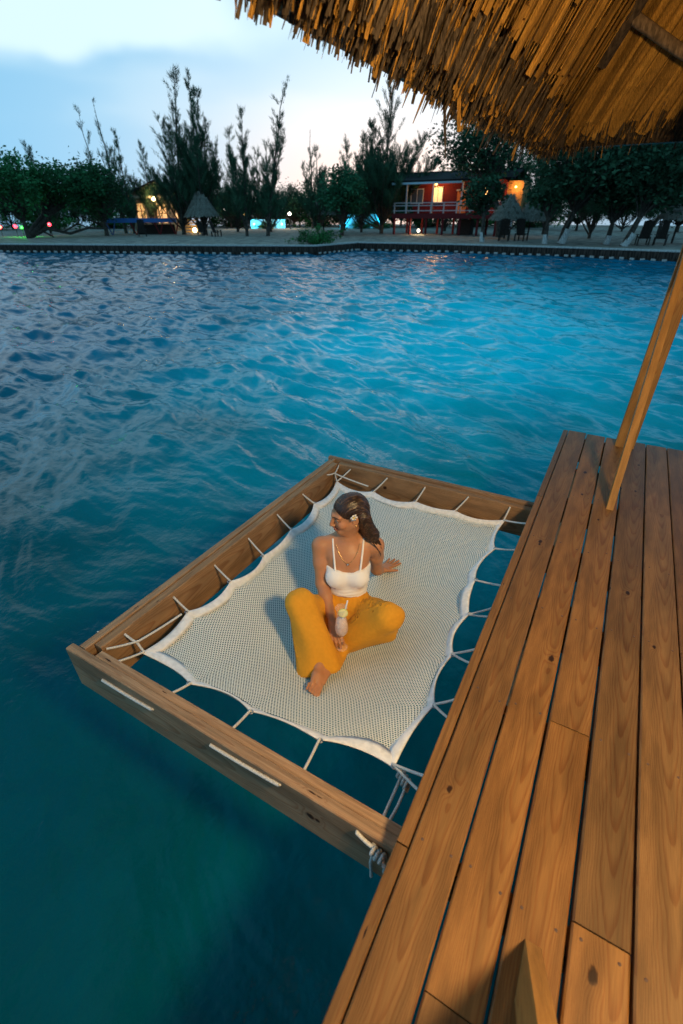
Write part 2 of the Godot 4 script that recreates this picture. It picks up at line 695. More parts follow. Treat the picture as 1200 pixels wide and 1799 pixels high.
	mats.hairstrand = mat(0.045, 0.024, 0.014, 0.4, 0.5)
	mats.flood = glow(1.0, 0.66, 0.30, 110.0)


func water_height(x: float, z: float, n: Array, dist: float) -> float:
	var a: FastNoiseLite = n[0]
	var b: FastNoiseLite = n[1]
	var c: FastNoiseLite = n[2]
	# wind chop: crests drawn out across the wind, sharpened
	var wx := x * 0.94 + z * 0.34
	var wz := -x * 0.34 + z * 0.94
	var q := 0.35 * c.get_noise_2d(x * 0.5, z * 0.5)
	var r1 := 1.0 - absf(a.get_noise_2d(wx * 0.42 + q, wz * 1.05)) * 2.2
	var r2 := b.get_noise_2d(wx * 0.6, wz * 1.5 + q * 2.0)
	var calm := lerpf(0.32, 1.0, sm(2.5, 10.0, dist))
	return (0.085 * r1 + 0.115 * r2) * calm - 0.03 + 0.05 * c.get_noise_2d(x * 0.25, z * 0.25)


func water_and_land() -> void:
	var ns := [noise(5, 0.55, 3), noise(6, 0.85, 4), noise(7, 0.6, 2)]
	var patch := noise(8, 0.10, 3)
	var patch2 := noise(9, 0.9, 4)
	# rings round the jetty, close together near by
	var rings := [0.0]
	var d := 0.12
	while d < 75.0:
		rings.append(d)
		d += clampf(d * 0.0062, 0.018, 0.22)
	for far in [85.0, 110.0, 160.0, 260.0, 500.0, 1000.0, 2500.0]:
		rings.append(far)
	var angles := []
	var a := -180.0
	while a < 180.0:
		angles.append(a)
		a += 0.22 if absf(a + 28.0) < 62.0 else 3.0
	angles.append(180.0)
	var mb := MB.new()
	mb.has_col = true
	var na := angles.size()
	for i in rings.size():
		var dist: float = rings[i]
		for g in angles:
			var az := deg_to_rad(g)
			var x := sin(az) * dist
			var z := -cos(az) * dist
			var y := 0.0
			if dist < 80.0:
				y = water_height(x, z, ns, dist) * (1.0 - sm(60.0, 78.0, dist))
			# the colour of the water over sand and over weed
			var sandy := exp(-(pow((x + 3.2) / 5.2, 2.0) + pow((z + 12.0) / 7.5, 2.0)))
			sandy += 0.55 * exp(-(pow((x + 7.0) / 7.0, 2.0) + pow((z + 22.0) / 9.0, 2.0)))
			sandy += 0.22 * exp(-(pow((x + 0.3) / 1.2, 2.0) + pow((z + 2.8) / 2.2, 2.0)))
			var deep := 0.5 + 0.9 * patch.get_noise_2d(x * 2.0, z * 2.0) + 0.7 * patch2.get_noise_2d(x * 0.7, z * 0.7)
			var k := clampf(sandy * (0.85 + 0.3 * deep), 0.0, 1.0)
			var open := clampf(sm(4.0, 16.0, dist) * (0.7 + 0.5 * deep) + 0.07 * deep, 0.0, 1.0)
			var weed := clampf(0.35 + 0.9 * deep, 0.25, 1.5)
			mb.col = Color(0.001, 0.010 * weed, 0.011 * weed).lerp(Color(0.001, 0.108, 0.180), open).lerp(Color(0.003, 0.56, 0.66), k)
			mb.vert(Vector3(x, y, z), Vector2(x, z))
	for i in rings.size() - 1:
		for j in na - 1:
			var p := i * na + j
			mb.tri(p, p + na, p + 1)
			mb.tri(p + 1, p + na, p + na + 1)
	mb.soften()
	for i in mb.n.size():
		if mb.n[i].y < 0.0:
			mb.n[i] = -mb.n[i]
	var m := StandardMaterial3D.new()
	m.vertex_color_use_as_albedo = true
	m.roughness = 0.10
	m.metallic_specular = 0.20
	m.heightmap_enabled = true
	var rip := seamless(10, 0.02, 5, 1024)
	m.heightmap_texture = rip
	m.heightmap_scale = 0.45
	m.uv1_triplanar = true
	m.uv1_world_triplanar = true
	m.uv1_scale = Vector3(0.45, 0.45, 0.45)
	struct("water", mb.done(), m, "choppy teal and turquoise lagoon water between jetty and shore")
	# the island: one sheet of sand behind the sea wall
	var shore := [Vector2(-160, 14), Vector2(-60, -22.2), Vector2(-49.4, -26.3), Vector2(-39, -30.1), Vector2(-28.7, -34.0), Vector2(-22.9, -36.4), Vector2(-22.3, -42.4), Vector2(-13.6, -43.4), Vector2(-4.5, -42.9), Vector2(2.4, -41.5), Vector2(16, -38.5), Vector2(60, -28), Vector2(150, 0)]
	var g2 := MB.new()
	var hill := noise(15, 0.05, 3)
	for i in shore.size():
		var s: Vector2 = shore[i]
		var out := s.normalized()
		for k in 14:
			var t := pow(k / 13.0, 1.7) * 95.0
			var q: Vector2 = s + out * t
			g2.vert(Vector3(q.x, 0.62 + 0.12 * hill.get_noise_2d(q.x, q.y) * sm(0.5, 6.0, t) - 0.9 * sm(88.0, 95.0, t), q.y), q)
	for i in shore.size() - 1:
		for k in 13:
			var p := i * 14 + k
			g2.tri(p, p + 1, p + 14)
			g2.tri(p + 1, p + 15, p + 14)
	g2.soften()
	for i in g2.n.size():
		if g2.n[i].y < 0.0:
			g2.n[i] = -g2.n[i]
	struct("sand_ground", g2.done(), mats.sand, "pale sand of the wooded island behind the sea wall")
	# the sea wall: dark timber facing, a cap beam, pale blocks along the waterline
	var wall := thing("sea_wall", "dark timber sea wall along the island shore with pale blocks at the waterline", "sea wall", Vector3(-22.9, 0, -36.4))
	var body := MB.new()
	var cap := MB.new()
	var r := rng(77)
	var step := 0.0
	var blocks := []
	for i in range(1, shore.size() - 2):
		var p: Vector2 = shore[i]
		var q: Vector2 = shore[i + 1]
		var l := (q - p).length()
		var dir := (q - p) / l
		var out := Vector2(-dir.y, dir.x)
		if out.dot(p) > 0.0:
			out = -out
		var turn := Basis(Vector3(-out.x, 0, -out.y), UP, Vector3(dir.x, 0, dir.y))
		var mid := (p + q) * 0.5
		body.board(Transform3D(turn, Vector3(mid.x + out.x * 0.02, 0.12, mid.y + out.y * 0.02)), Vector3(0.3, 0.94, l + 0.14), 0, 0.0, 0.01)
		cap.board(Transform3D(turn, Vector3(mid.x - out.x * 0.05, 0.63, mid.y - out.y * 0.05)), Vector3(0.62, 0.10, l + 0.3), 0, 0.0, 0.012)
		# upright planks stand a little proud
		var x := 0.0
		while x < l:
			var w := r.randf_range(0.24, 0.34)
			var c := p + dir * (x + w * 0.5) + out * (0.19 + r.randf() * 0.03)
			body.board(Transform3D(turn, Vector3(c.x, 0.16 + r.randf() * 0.03, c.y)), Vector3(0.04, 0.80, w - 0.02), 0, 0.0, 0.006)
			x += w
		step = 0.3
		while step < l - 0.2:
			if (p + dir * step).length() < 62.0:
				blocks.append([p + dir * step + out * 0.25, turn])
			step += 0.66
	wpart("timber_facing", body.done(), mats.walltimber, wall)
	wpart("cap_beam", cap.done(), mats.block, wall)
	var bm := MB.new()
	bm.board(Transform3D(), Vector3(0.10, 0.13, 0.28), 0, 0.0, 0.02)
	var mesh := bm.done()
	for b in blocks:
		var o := part("pale_block", mesh, mats.block, wall)
		var c2: Vector2 = b[0]
		o.transform = Transform3D(b[1] * Basis(Vector3.RIGHT, r.randf_range(-0.1, 0.1)), Vector3(c2.x, 0.10 + r.randf_range(-0.02, 0.02), c2.y) - wall.position)


func jetty() -> void:
	var deck := thing("timber_jetty", "brown timber jetty of long planks running out beside the net hammock", "jetty", Vector3(1.8, 0, -1.2))
	var r := rng(41)
	# the strip of fascia on edge along the hammock side, in three lengths
	for s in [[-4.28, -2.99], [-2.985, -0.645], [-0.64, 2.2]]:
		var mb := MB.new()
		mb.board(Transform3D(Basis(), Vector3(-0.157, DECK - 0.09, (s[0] + s[1]) * 0.5)), Vector3(0.038, 0.18, s[1] - s[0]), r.randi_range(0, 7), r.randf() * 1.2, 0.003)
		wpart("fascia_board", mb.done(), mats["deck%d" % r.randi_range(0, 4)], deck)
	var cuts := {0: [0.9], 1: [-0.38], 2: [-1.29], 3: [-0.70], 4: [-3.125, 0.6], 5: [-1.9, 0.9]}
	var gaps := [0.007, 0.009, 0.010, 0.008, 0.006, 0.008]
	var sb := MB.new()
	sb.lathe(Transform3D(), [Vector2(0.0045, -0.002), Vector2(0.0045, 0.0009), Vector2(0.0005, 0.0012)], 8)
	var screw := sb.done()
	var x := -0.133
	for i in 28:
		var w := 0.1400 + r.randf_range(-0.001, 0.001)
		var ends := [-4.28 + r.randf_range(-0.006, 0.006)]
		ends.append_array(cuts.get(i, [r.randf_range(-3.0, -2.0), r.randf_range(0.0, 1.0)]))
		ends.append(2.2)
		for k in ends.size() - 1:
			var z0: float = ends[k] + (0.0015 if k else 0.0)
			var z1: float = ends[k + 1] - 0.0015
			var mb := MB.new()
			var lift := r.randf_range(-0.002, 0.002)
			mb.board(Transform3D(Basis(Vector3.BACK, r.randf_range(-0.008, 0.008)), Vector3(x + w * 0.5, DECK - 0.019 + lift, (z0 + z1) * 0.5)), Vector3(w, 0.038, z1 - z0), (i * 3 + k * 2) % 8, r.randf() * (4.4 - minf(4.3, z1 - z0)), 0.005)
			wpart("plank", mb.done(), mats["deck%d" % ((i * 2 + k * 3) % 5)], deck)
			# screw heads where the plank crosses the joists
			if i < 6 and k < 9:
				for z in [-3.9, -3.12, -2.5, -1.9, -1.29, -0.68]:
					if z > z0 + 0.01 and z < z1 - 0.01:
						for sx in [0.025, w - 0.025]:
							part("screw_head", screw, mats.rust, deck, Transform3D(Basis(), Vector3(x + sx, DECK + lift - 0.0002, z + r.randf_range(-0.012, 0.03)) - deck.position))
		x += w + (gaps[i] if i < gaps.size() else 0.008)
	# joists, a bearer along the edge and piles beneath
	for z in [-4.2, -3.12, -2.5, -1.9, -1.29, -0.68, 0.0, 0.9, 2.1]:
		var mb := MB.new()
		mb.board(Transform3D(Basis(UP, PI / 2), Vector3(1.86, DECK - 0.135, z)), Vector3(0.045, 0.18, 3.96), 2, 0.3)
		wpart("joist", mb.done(), mats.beam, deck)
	for px in [-0.02, 3.5]:
		for z in [-4.0, -2.2, 0.0, 1.9]:
			var mb := MB.new()
			mb.tube([Vector3(px + 0.12, -2.5, z), Vector3(px + 0.12, DECK - 0.232, z)], [0.11, 0.10], 12)
			wpart("pile", mb.done(), mats.beam_grey, deck)
	var e := MB.new()
	e.board(Transform3D(Basis(UP, PI / 2), Vector3(1.86, DECK - 0.14, -4.262)), Vector3(0.03, 0.19, 3.9), 4, 0.4)
	wpart("end_board", e.done(), mats.beam, deck)
	# posts that carry the roof, each with a raking brace
	for side in [0, 1]:
		for end in [0, 1]:
			var px: float = 0.30 if side == 0 else 3.60
			var pz: float = -4.16 if end == 0 else 0.62
			var label := ""
			if side == 0:
				label = "tall lamplit roof post with raking brace at the far end of jetty" if end == 0 else "near roof post whose raking brace foot rises from the planks at bottom"
			else:
				label = "rear roof post on the landward side of the far jetty end" if end == 0 else "roof post on the landward side at the near jetty end"
			var t := thing("roof_post", label, "post", Vector3(px, DECK, pz), 0.0, "posts carrying the thatched roof")
			var m := MB.new()
			m.board(Transform3D(Basis(Vector3.RIGHT, PI / 2), Vector3(px, DECK + 1.39, pz)), Vector3(0.135, 0.09, 2.78), 1 + side, 0.6, 0.004)
			wpart("post_timber", m.done(), mats.post, t)
			if side == 0:
				# the brace: a board on edge, foot on the planks, top against the post
				var foot := Vector3(0.262, DECK, -3.02) if end == 0 else Vector3(0.23, DECK, -0.60)
				var head := Vector3(0.262, DECK + 1.62, -4.13) if end == 0 else Vector3(0.23, DECK + 1.62, 0.55)
				var b := MB.new()
				var dir := (head - foot).normalized()
				var q := dir.cross(Vector3.RIGHT).normalized()
				# foot cut level so that it stands flat on the deck
				var hw := 0.02
				var dep := 0.105
				var e1 := foot
				var back := Vector3(0, 0, 1) * (dep / absf(dir.y)) * (-1.0 if end == 0 else 1.0)
				var ring := [e1, e1 + back, head + back, head]
				for s in [-1.0, 1.0]:
					var f := []
					var tt := []
					for k in 4:
						f.append(ring[k if s > 0 else 3 - k] + Vector3(hw * s, 0, 0))
						var kk: int = k if s > 0 else 3 - k
						tt.append(Vector2((5 + (0.1 if kk in [0, 3] else 0.9)) / 8.0, 0.2 + (0.0 if kk < 2 else 0.45)))
					b.face(f, tt)
				for k in 4:
					var p0: Vector3 = ring[k]
					var p1: Vector3 = ring[(k + 1) % 4]
					var o := Vector3(hw, 0, 0)
					var l0 := 0.2 + (0.0 if k < 2 else 0.45)
					var l1 := 0.2 + (0.0 if (k + 1) % 4 < 2 else 0.45)
					b.face([p0 - o, p1 - o, p1 + o, p0 + o], [Vector2(5.1 / 8.0, l0), Vector2(5.1 / 8.0, l1), Vector2(5.4 / 8.0, l1), Vector2(5.4 / 8.0, l0)])
				wpart("raking_brace", b.done(), mats.post, t)
	# the lamp that hangs over the deck
	var lp := Vector3(1.15, 3.45, -0.40)
	var lamp := thing("hanging_lamp", "warm globe hanging on a cord under the thatched roof", "lamp", lp)
	var bulb := MB.new()
	bulb.ball(lp, Vector3(0.21, 0.22, 0.21))
	wpart("bulb", bulb.done(), glow(1.0, 0.66, 0.30, 2.5), lamp)
	var cord := MB.new()
	cord.tube([lp + Vector3(0, 0.22, 0), lp + Vector3(0, 4.4, 0)], [0.006], 6)
	wpart("cord", cord.done(), mats.dark, lamp)
	var sock := MB.new()
	sock.lathe(Transform3D(Basis(), lp + Vector3(0, 0.21, 0)), [Vector2(0.03, 0), Vector2(0.03, 0.06), Vector2(0.008, 0.09)], 12)
	wpart("socket", sock.done(), mats.dark, lamp)
	omni("lamp_light", lp, lin(1.0, 0.69, 0.33), 9.5, 0.20)


# a dried palm leaf: a long strip folded along its rib, tapering, a little bent
func leaf_mesh(r: RandomNumberGenerator, cut: bool) -> ArrayMesh:
	var mb := MB.new()
	var w := r.randf_range(0.75, 1.0) * 0.5
	var bend := r.randf_range(-0.03, 0.05)
	var sway := r.randf_range(-0.03, 0.03)
	var fold := r.randf_range(0.12, 0.5)
	for i in 5:
		var t := i / 4.0
		var ww: float = w * ([0.95, 1.0, 0.95, 0.8, 0.55][i] if cut else [0.25, 0.8, 1.0, 0.85, 0.6][i])
		var c := Vector3(sway * sin(t * 3.0) * 6.0, t, 0)
		var lift := bend * sin(t * PI)
		mb.vert(c + Vector3(-ww, 0, lift), Vector2(0, t))
		mb.vert(c + Vector3(0, 0, lift + fold * ww), Vector2(0.5, t))
		mb.vert(c + Vector3(ww, 0, lift), Vector2(1, t))
	for i in 4:
		for k in 2:
			var p := i * 3 + k
			mb.tri(p, p + 3, p + 1)
			mb.tri(p + 1, p + 3, p + 4)
	mb.smooth = false
	return mb.done()


func roof() -> void:
	var t := thing("thatched_roof", "steep palm thatch roof lit orange from below at the upper right", "thatched roof", Vector3(2.0, 3.1, -1.8))
	var r := rng(91)
	var xl := -0.9
	var ye := 3.24
	var zb := -5.3
	var k := 1.9
	var half := 2.9
	var zf := 1.7
	var top := ye + k * half
	# the four slopes, closed, a hand's breadth behind the visible leaves
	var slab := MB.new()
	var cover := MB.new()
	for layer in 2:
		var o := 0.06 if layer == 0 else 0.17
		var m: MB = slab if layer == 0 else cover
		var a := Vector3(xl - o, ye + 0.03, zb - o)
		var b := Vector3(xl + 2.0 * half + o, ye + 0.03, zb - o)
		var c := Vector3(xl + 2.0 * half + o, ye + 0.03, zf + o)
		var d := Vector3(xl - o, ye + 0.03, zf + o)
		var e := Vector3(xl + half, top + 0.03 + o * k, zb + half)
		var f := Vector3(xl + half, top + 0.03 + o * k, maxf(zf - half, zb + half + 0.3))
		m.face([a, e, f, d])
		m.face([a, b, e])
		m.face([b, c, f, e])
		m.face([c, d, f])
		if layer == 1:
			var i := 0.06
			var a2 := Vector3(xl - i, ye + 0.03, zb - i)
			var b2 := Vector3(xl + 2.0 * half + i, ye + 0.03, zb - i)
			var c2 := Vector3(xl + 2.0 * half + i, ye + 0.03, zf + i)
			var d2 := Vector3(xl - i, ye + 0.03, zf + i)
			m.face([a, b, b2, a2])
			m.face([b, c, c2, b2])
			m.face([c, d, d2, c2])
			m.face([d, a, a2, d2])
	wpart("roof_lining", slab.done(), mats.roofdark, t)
	wpart("outer_thatch", cover.done(), mats.thatch, t)
	# leaves of the two slopes in view
	var shapes := []
	for i in 14:
		shapes.append(leaf_mesh(r, i < 9))
	var list := []
	var left_n := Vector3(1.9, -1, 0).normalized()
	for layer in 5:
		var z := 1.0
		while z > -5.6:
			z -= r.randf_range(0.008, 0.019)
			var d0: float = [0.09, 0.15, 0.10, 0.3, 0.12][layer] + r.randf() * [0.10, 0.5, 0.07, 0.9, 0.9][layer]
			var lean := lerpf(0.0, -0.22, sm(-3.0, -5.6, z)) + r.randf_range(-0.07, 0.07)
			var dir := Vector3(1, 1.9, lean).normalized()
			var l := r.randf_range(1.2, 2.4)
			if z < -4.4:
				l = minf(l, 1.2)
			var p := Vector3(xl + d0, ye + k * d0 + r.randf_range(-0.02, 0.03), z) + left_n * (0.015 * layer + r.randf() * 0.02 - 0.02)
			if z < zb + d0:
				continue
			list.append([p, dir, left_n, l, lerpf(0.012, 0.070, pow(r.randf(), 1.7))])
	var back_n := Vector3(0, -1, 1.9).normalized()
	for layer in 4:
		var x := xl
		while x < 1.2:
			x += r.randf_range(0.009, 0.020)
			var d0: float = [0.0, 0.08, 0.02, 0.25][layer] + r.randf() * [0.08, 0.4, 0.07, 0.9][layer]
			var dir := Vector3(r.randf_range(0.95, 1.25), 1.9, 1.0).normalized()
			var p := Vector3(x + d0, ye + 0.10 * (x - xl) + k * d0, zb + d0) + back_n * (0.015 * layer + r.randf() * 0.02 - 0.02)
			list.append([p, dir, back_n, r.randf_range(0.8, 1.6), lerpf(0.012, 0.070, pow(r.randf(), 1.7))])
	var eye := Vector3(0, 2.8, 0)
	list.sort_custom(func(p, q): return (p[0] - eye).length() - p[4] * 20.0 < (q[0] - eye).length() - q[4] * 20.0)
	var rest := []
	for m in 5:
		rest.append(SurfaceTool.new())
	var n_own := 0
	for i in list.size():
		var it: Array = list[i]
		var y: Vector3 = it[1]
		var zz: Vector3 = (it[2] - y * it[2].dot(y)).normalized().rotated(y, r.randf_range(-0.55, 0.55))
		var x := y.cross(zz).normalized()
		var b := Basis(x * it[4], y * it[3], zz * it[4])
		var mk: int = [0, 0, 1, 2, 3, 4][r.randi_range(0, 5)]
		var sh: ArrayMesh = shapes[r.randi_range(0, 13)]
		var seen: bool = it[0].z < -1.15
		if seen and n_own < 296:
			n_own += 1
			part("palm_leaf", sh, mats["leaf%d" % mk], t, Transform3D(b, it[0] - t.position))
		else:
			rest[mk].append_from(sh, 0, Transform3D(b, it[0] - t.position))
	for m in 5:
		var o := part("palm_leaves", rest[m].commit(), mats["leaf%d" % m], t)
		tag(o, "", "", "", "stuff")
	# the thick cut edge along the eaves: bundles of leaf ends, some hanging long
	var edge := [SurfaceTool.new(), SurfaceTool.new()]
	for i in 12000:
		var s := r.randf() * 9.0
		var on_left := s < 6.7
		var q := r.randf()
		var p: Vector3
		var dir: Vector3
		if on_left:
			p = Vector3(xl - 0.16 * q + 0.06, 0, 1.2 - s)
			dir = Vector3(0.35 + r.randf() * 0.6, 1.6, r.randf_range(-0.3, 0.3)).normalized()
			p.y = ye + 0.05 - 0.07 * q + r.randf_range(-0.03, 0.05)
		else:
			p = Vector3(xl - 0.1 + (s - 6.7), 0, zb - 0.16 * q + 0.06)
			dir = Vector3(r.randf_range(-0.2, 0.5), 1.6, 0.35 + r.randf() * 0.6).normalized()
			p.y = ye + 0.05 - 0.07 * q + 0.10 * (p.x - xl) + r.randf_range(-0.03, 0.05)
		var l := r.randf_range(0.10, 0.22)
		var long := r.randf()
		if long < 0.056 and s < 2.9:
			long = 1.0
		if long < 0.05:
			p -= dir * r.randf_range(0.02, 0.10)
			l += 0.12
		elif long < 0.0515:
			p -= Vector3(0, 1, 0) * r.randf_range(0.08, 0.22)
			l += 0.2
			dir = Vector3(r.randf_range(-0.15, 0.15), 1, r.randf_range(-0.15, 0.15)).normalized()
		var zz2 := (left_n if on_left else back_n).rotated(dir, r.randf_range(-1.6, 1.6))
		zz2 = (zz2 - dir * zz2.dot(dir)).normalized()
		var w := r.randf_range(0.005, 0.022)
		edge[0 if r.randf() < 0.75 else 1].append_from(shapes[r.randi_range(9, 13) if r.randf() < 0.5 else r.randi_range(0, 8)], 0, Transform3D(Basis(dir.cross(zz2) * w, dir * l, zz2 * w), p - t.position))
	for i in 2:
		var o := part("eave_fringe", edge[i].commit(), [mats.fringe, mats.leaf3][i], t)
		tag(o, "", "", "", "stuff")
	# poles under the thatch
	var pm := MB.new()
	pm.tube([Vector3(-1.0, 4.22, -4.72), Vector3(-0.47, 3.92, -4.86), Vector3(-0.125, 3.73, -4.95), Vector3(0.5, 3.42, -5.1)], [0.035, 0.038, 0.036, 0.034], 9)
	wpart("purlin_pole", pm.done(), mats.pole, t)
	var hm := MB.new()
	hm.tube([Vector3(-0.62, 3.72, -4.98), Vector3(-0.40, 4.05, -4.78), Vector3(1.9, 8.5, -2.45)], [0.055, 0.055, 0.05], 9)
	wpart("hip_pole", hm.done(), mats.poledark, t)
	# plate beams from post to post
	for s in [[Vector3(0.30, 3.90, -4.2), Vector3(0.30, 3.90, 0.66)], [Vector3(3.60, 3.90, -4.2), Vector3(3.60, 3.90, 0.66)]]:
		var bm := MB.new()
		var p0: Vector3 = s[0]
		var p1: Vector3 = s[1]
		bm.board(Transform3D(Basis(), (p0 + p1) * 0.5 + Vector3(0, 0.11, 0)), Vector3(0.09, 0.18, (p1 - p0).length() + 1.0), 3, 0.0)
		wpart("plate_beam", bm.done(), mats.post, t)
	for z in [-4.16, 0.62]:
		var cm := MB.new()
		cm.board(Transform3D(Basis(UP, PI / 2), Vector3(1.95, 4.19, z)), Vector3(0.09, 0.16, 4.0), 6, 0.5)
		wpart("cross_beam", cm.done(), mats.post, t)


func net_drop(s: float, t: float, x: float, z: float) -> float:
	var bowl := (1.0 - pow(absf(2.0 * s - 1.0), 3.0)) * (1.0 - pow(absf(2.0 * t - 1.0), 3.5))
	var seat := exp(-(pow(x + 0.91, 2.0) + pow((z + 1.60) * 0.9, 2.0)) / 0.24)
	return bowl * (0.13 + 0.13 * seat)


# one side of the net between its eyelets: drawn inwards and hanging a little between them
func scallop(p: Array, t: float, inward: Vector3, loose := 1.0) -> Vector3:
	var n := p.size() - 1
	var f := clampf(t, 0.0, 1.0) * n
	var i := mini(int(f), n - 1)
	var u := f - i
	var q: Vector3 = p[i].lerp(p[i + 1], u)
	var sag := 4.0 * u * (1.0 - u)
	return q + inward * (0.027 + 0.010 * sin(i * 2.3)) * sag * loose - UP * (0.014 + 0.008 * sin(i * 1.7 + 1.0)) * sag * loose


func span_board(p: Vector3, q: Vector3, w: float, h: float, strip: int, along: float) -> ArrayMesh:
	# p and q are the middle of the top edge
	var d := (q - p).normalized()
	var x := UP.cross(d).normalized()
	var mb := MB.new()
	mb.board(Transform3D(Basis(x, d.cross(x), d), (p + q) * 0.5 - UP * h * 0.5), Vector3(w, h, (q - p).length()), strip, along, 0.004)
	return mb.done()


func hammock() -> void:
	var fr := thing("hammock_frame", "weathered timber frame of doubled beams that juts from the jetty over the water", "frame", Vector3(-1.0, 0.85, -1.8))
	var y := 1.10
	# front, left and back sides, each of two boards laid together
	wpart("beam", span_board(Vector3(-1.845, y + 0.003, -0.674), Vector3(-0.14, y + 0.003, -0.674), 0.040, 0.255, 0, 0.5), mats.beam_grey, fr)
	wpart("beam", span_board(Vector3(-1.70, y - 0.012, -0.7165), Vector3(-0.14, y - 0.012, -0.7165), 0.040, 0.235, 3, 1.1), mats.beam_grey, fr)
	wpart("beam", span_board(Vector3(-1.787, y, -0.6975), Vector3(-1.760, y, -2.985), 0.044, 0.25, 5, 0.2), mats.beam_grey, fr)
	wpart("beam", span_board(Vector3(-1.7325, y - 0.004, -0.7395), Vector3(-1.7125, y - 0.004, -2.93), 0.050, 0.24, 6, 1.4), mats.beam, fr)
	wpart("beam", span_board(Vector3(-1.81, y + 0.004, -3.005), Vector3(-0.14, y + 0.004, -3.045), 0.036, 0.225, 1, 0.9), mats.beam_grey, fr)
	wpart("beam", span_board(Vector3(-1.684, y - 0.008, -2.955), Vector3(-0.14, y - 0.008, -2.985), 0.050, 0.225, 2, 1.8), mats.beam, fr)
	var net := thing("net_hammock", "white rope net hammock with scalloped cloth hem laced into the timber frame", "hammock", Vector3(-0.95, 0.74, -1.8))
	var left := [Vector3(-1.620, 1.0, -2.800), Vector3(-1.596, 1.0, -2.429), Vector3(-1.556, 1.0, -2.069), Vector3(-1.543, 1.0, -1.751), Vector3(-1.564, 1.0, -1.466), Vector3(-1.601, 1.0, -1.169), Vector3(-1.591, 1.0, -0.863)]
	var front := [Vector3(-1.591, 1.0, -0.863), Vector3(-1.262, 1.0, -0.845), Vector3(-0.940, 1.0, -0.868), Vector3(-0.614, 1.0, -0.903), Vector3(-0.313, 1.0, -0.952)]
	var right := [Vector3(-0.335, 1.0, -2.880), Vector3(-0.314, 1.0, -2.522), Vector3(-0.339, 1.0, -2.166), Vector3(-0.292, 1.0, -1.876), Vector3(-0.282, 1.0, -1.582), Vector3(-0.266, 1.0, -1.276), Vector3(-0.313, 1.0, -0.952)]
	var back := [Vector3(-1.620, 1.0, -2.800), Vector3(-1.296, 1.0, -2.794), Vector3(-0.959, 1.0, -2.811), Vector3(-0.667, 1.0, -2.831), Vector3(-0.335, 1.0, -2.880)]
	var il := Vector3(1, 0, 0)
	var ir := Vector3(-1, 0, 0)
	var ib := Vector3(0, 0, 1)
	var jf := Vector3(0, 0, -1)
	var wob := noise(61, 2.6, 2)
	# s runs from left to right, t from back to front (a Coons patch between the four sides, hung with its sag)
	var surf := func(s: float, t: float) -> Vector3:
		var bt := scallop(back, s, ib, pow(maxf(0.0, 1.0 - t / 0.14), 2.0))
		var ft := scallop(front, s, jf, pow(maxf(0.0, 1.0 - (1.0 - t) / 0.14), 2.0))
		var lt := scallop(left, t, il, pow(maxf(0.0, 1.0 - s / 0.20), 2.0))
		var rt := scallop(right, t, ir, pow(maxf(0.0, 1.0 - (1.0 - s) / 0.20), 2.0))
		var c: Vector3 = back[0] * (1 - s) * (1 - t) + back[4] * s * (1 - t) + front[0] * (1 - s) * t + front[4] * s * t
		var p := bt * (1 - t) + ft * t + lt * (1 - s) + rt * s - c
		p.y -= net_drop(s, t, p.x, p.z)
		p.y += 0.004 * wob.get_noise_2d(p.x * 2.0, p.z * 2.0) * minf(1.0, 8.0 * minf(minf(s, 1.0 - s), minf(t, 1.0 - t)))
		return p
	var nu := 94
	var nv := 178
	var grid := []
	for j in nv + 1:
		var row := PackedVector3Array()
		for i in nu * 2 + 1:
			row.append(surf.call(lerpf(0.012, 0.988, i / (nu * 2.0)), lerpf(0.012, 0.988, j / float(nv))))
		grid.append(row)
	var mb := MB.new()
	var hole := [Vector2(0.18, 0.5), Vector2(0.36, 0.15), Vector2(0.64, 0.15), Vector2(0.82, 0.5), Vector2(0.64, 0.85), Vector2(0.36, 0.85)]
	for j in nv:
		for i in nu:
			var i0 := i * 2 + (j % 2)
			if i0 + 2 > nu * 2:
				continue
			var a: Vector3 = grid[j][i0]
			var b: Vector3 = grid[j][i0 + 2]
			var c: Vector3 = grid[j + 1][i0 + 2]
			var d: Vector3 = grid[j + 1][i0]
			var nn := (d - a).cross(b - a).normalized()
			if nn.y < 0.0:
				nn = -nn
			var f := mb.v.size()
			for p in [a, a.lerp(b, 0.5), b, c, d.lerp(c, 0.5), d]:
				mb.vert(p, Vector2(p.x, p.z), nn)
			for h in hole:
				var q := a.lerp(b, h.x).lerp(d.lerp(c, h.x), h.y)
				mb.vert(q - nn * 0.0012, Vector2(q.x, q.z), (nn + ((a + c) * 0.5 - q).normalized() * 0.5).normalized())
			for e in [[0, 7, 6], [0, 1, 7], [1, 8, 7], [1, 2, 8], [2, 9, 8], [2, 3, 9], [3, 10, 9], [3, 4, 10], [4, 11, 10], [4, 5, 11], [5, 6, 11], [5, 0, 6]]:
				mb.tri(f + e[0], f + e[1], f + e[2])
	mb.smooth = true
	wpart("netting", mb.done(), mats.net, net)
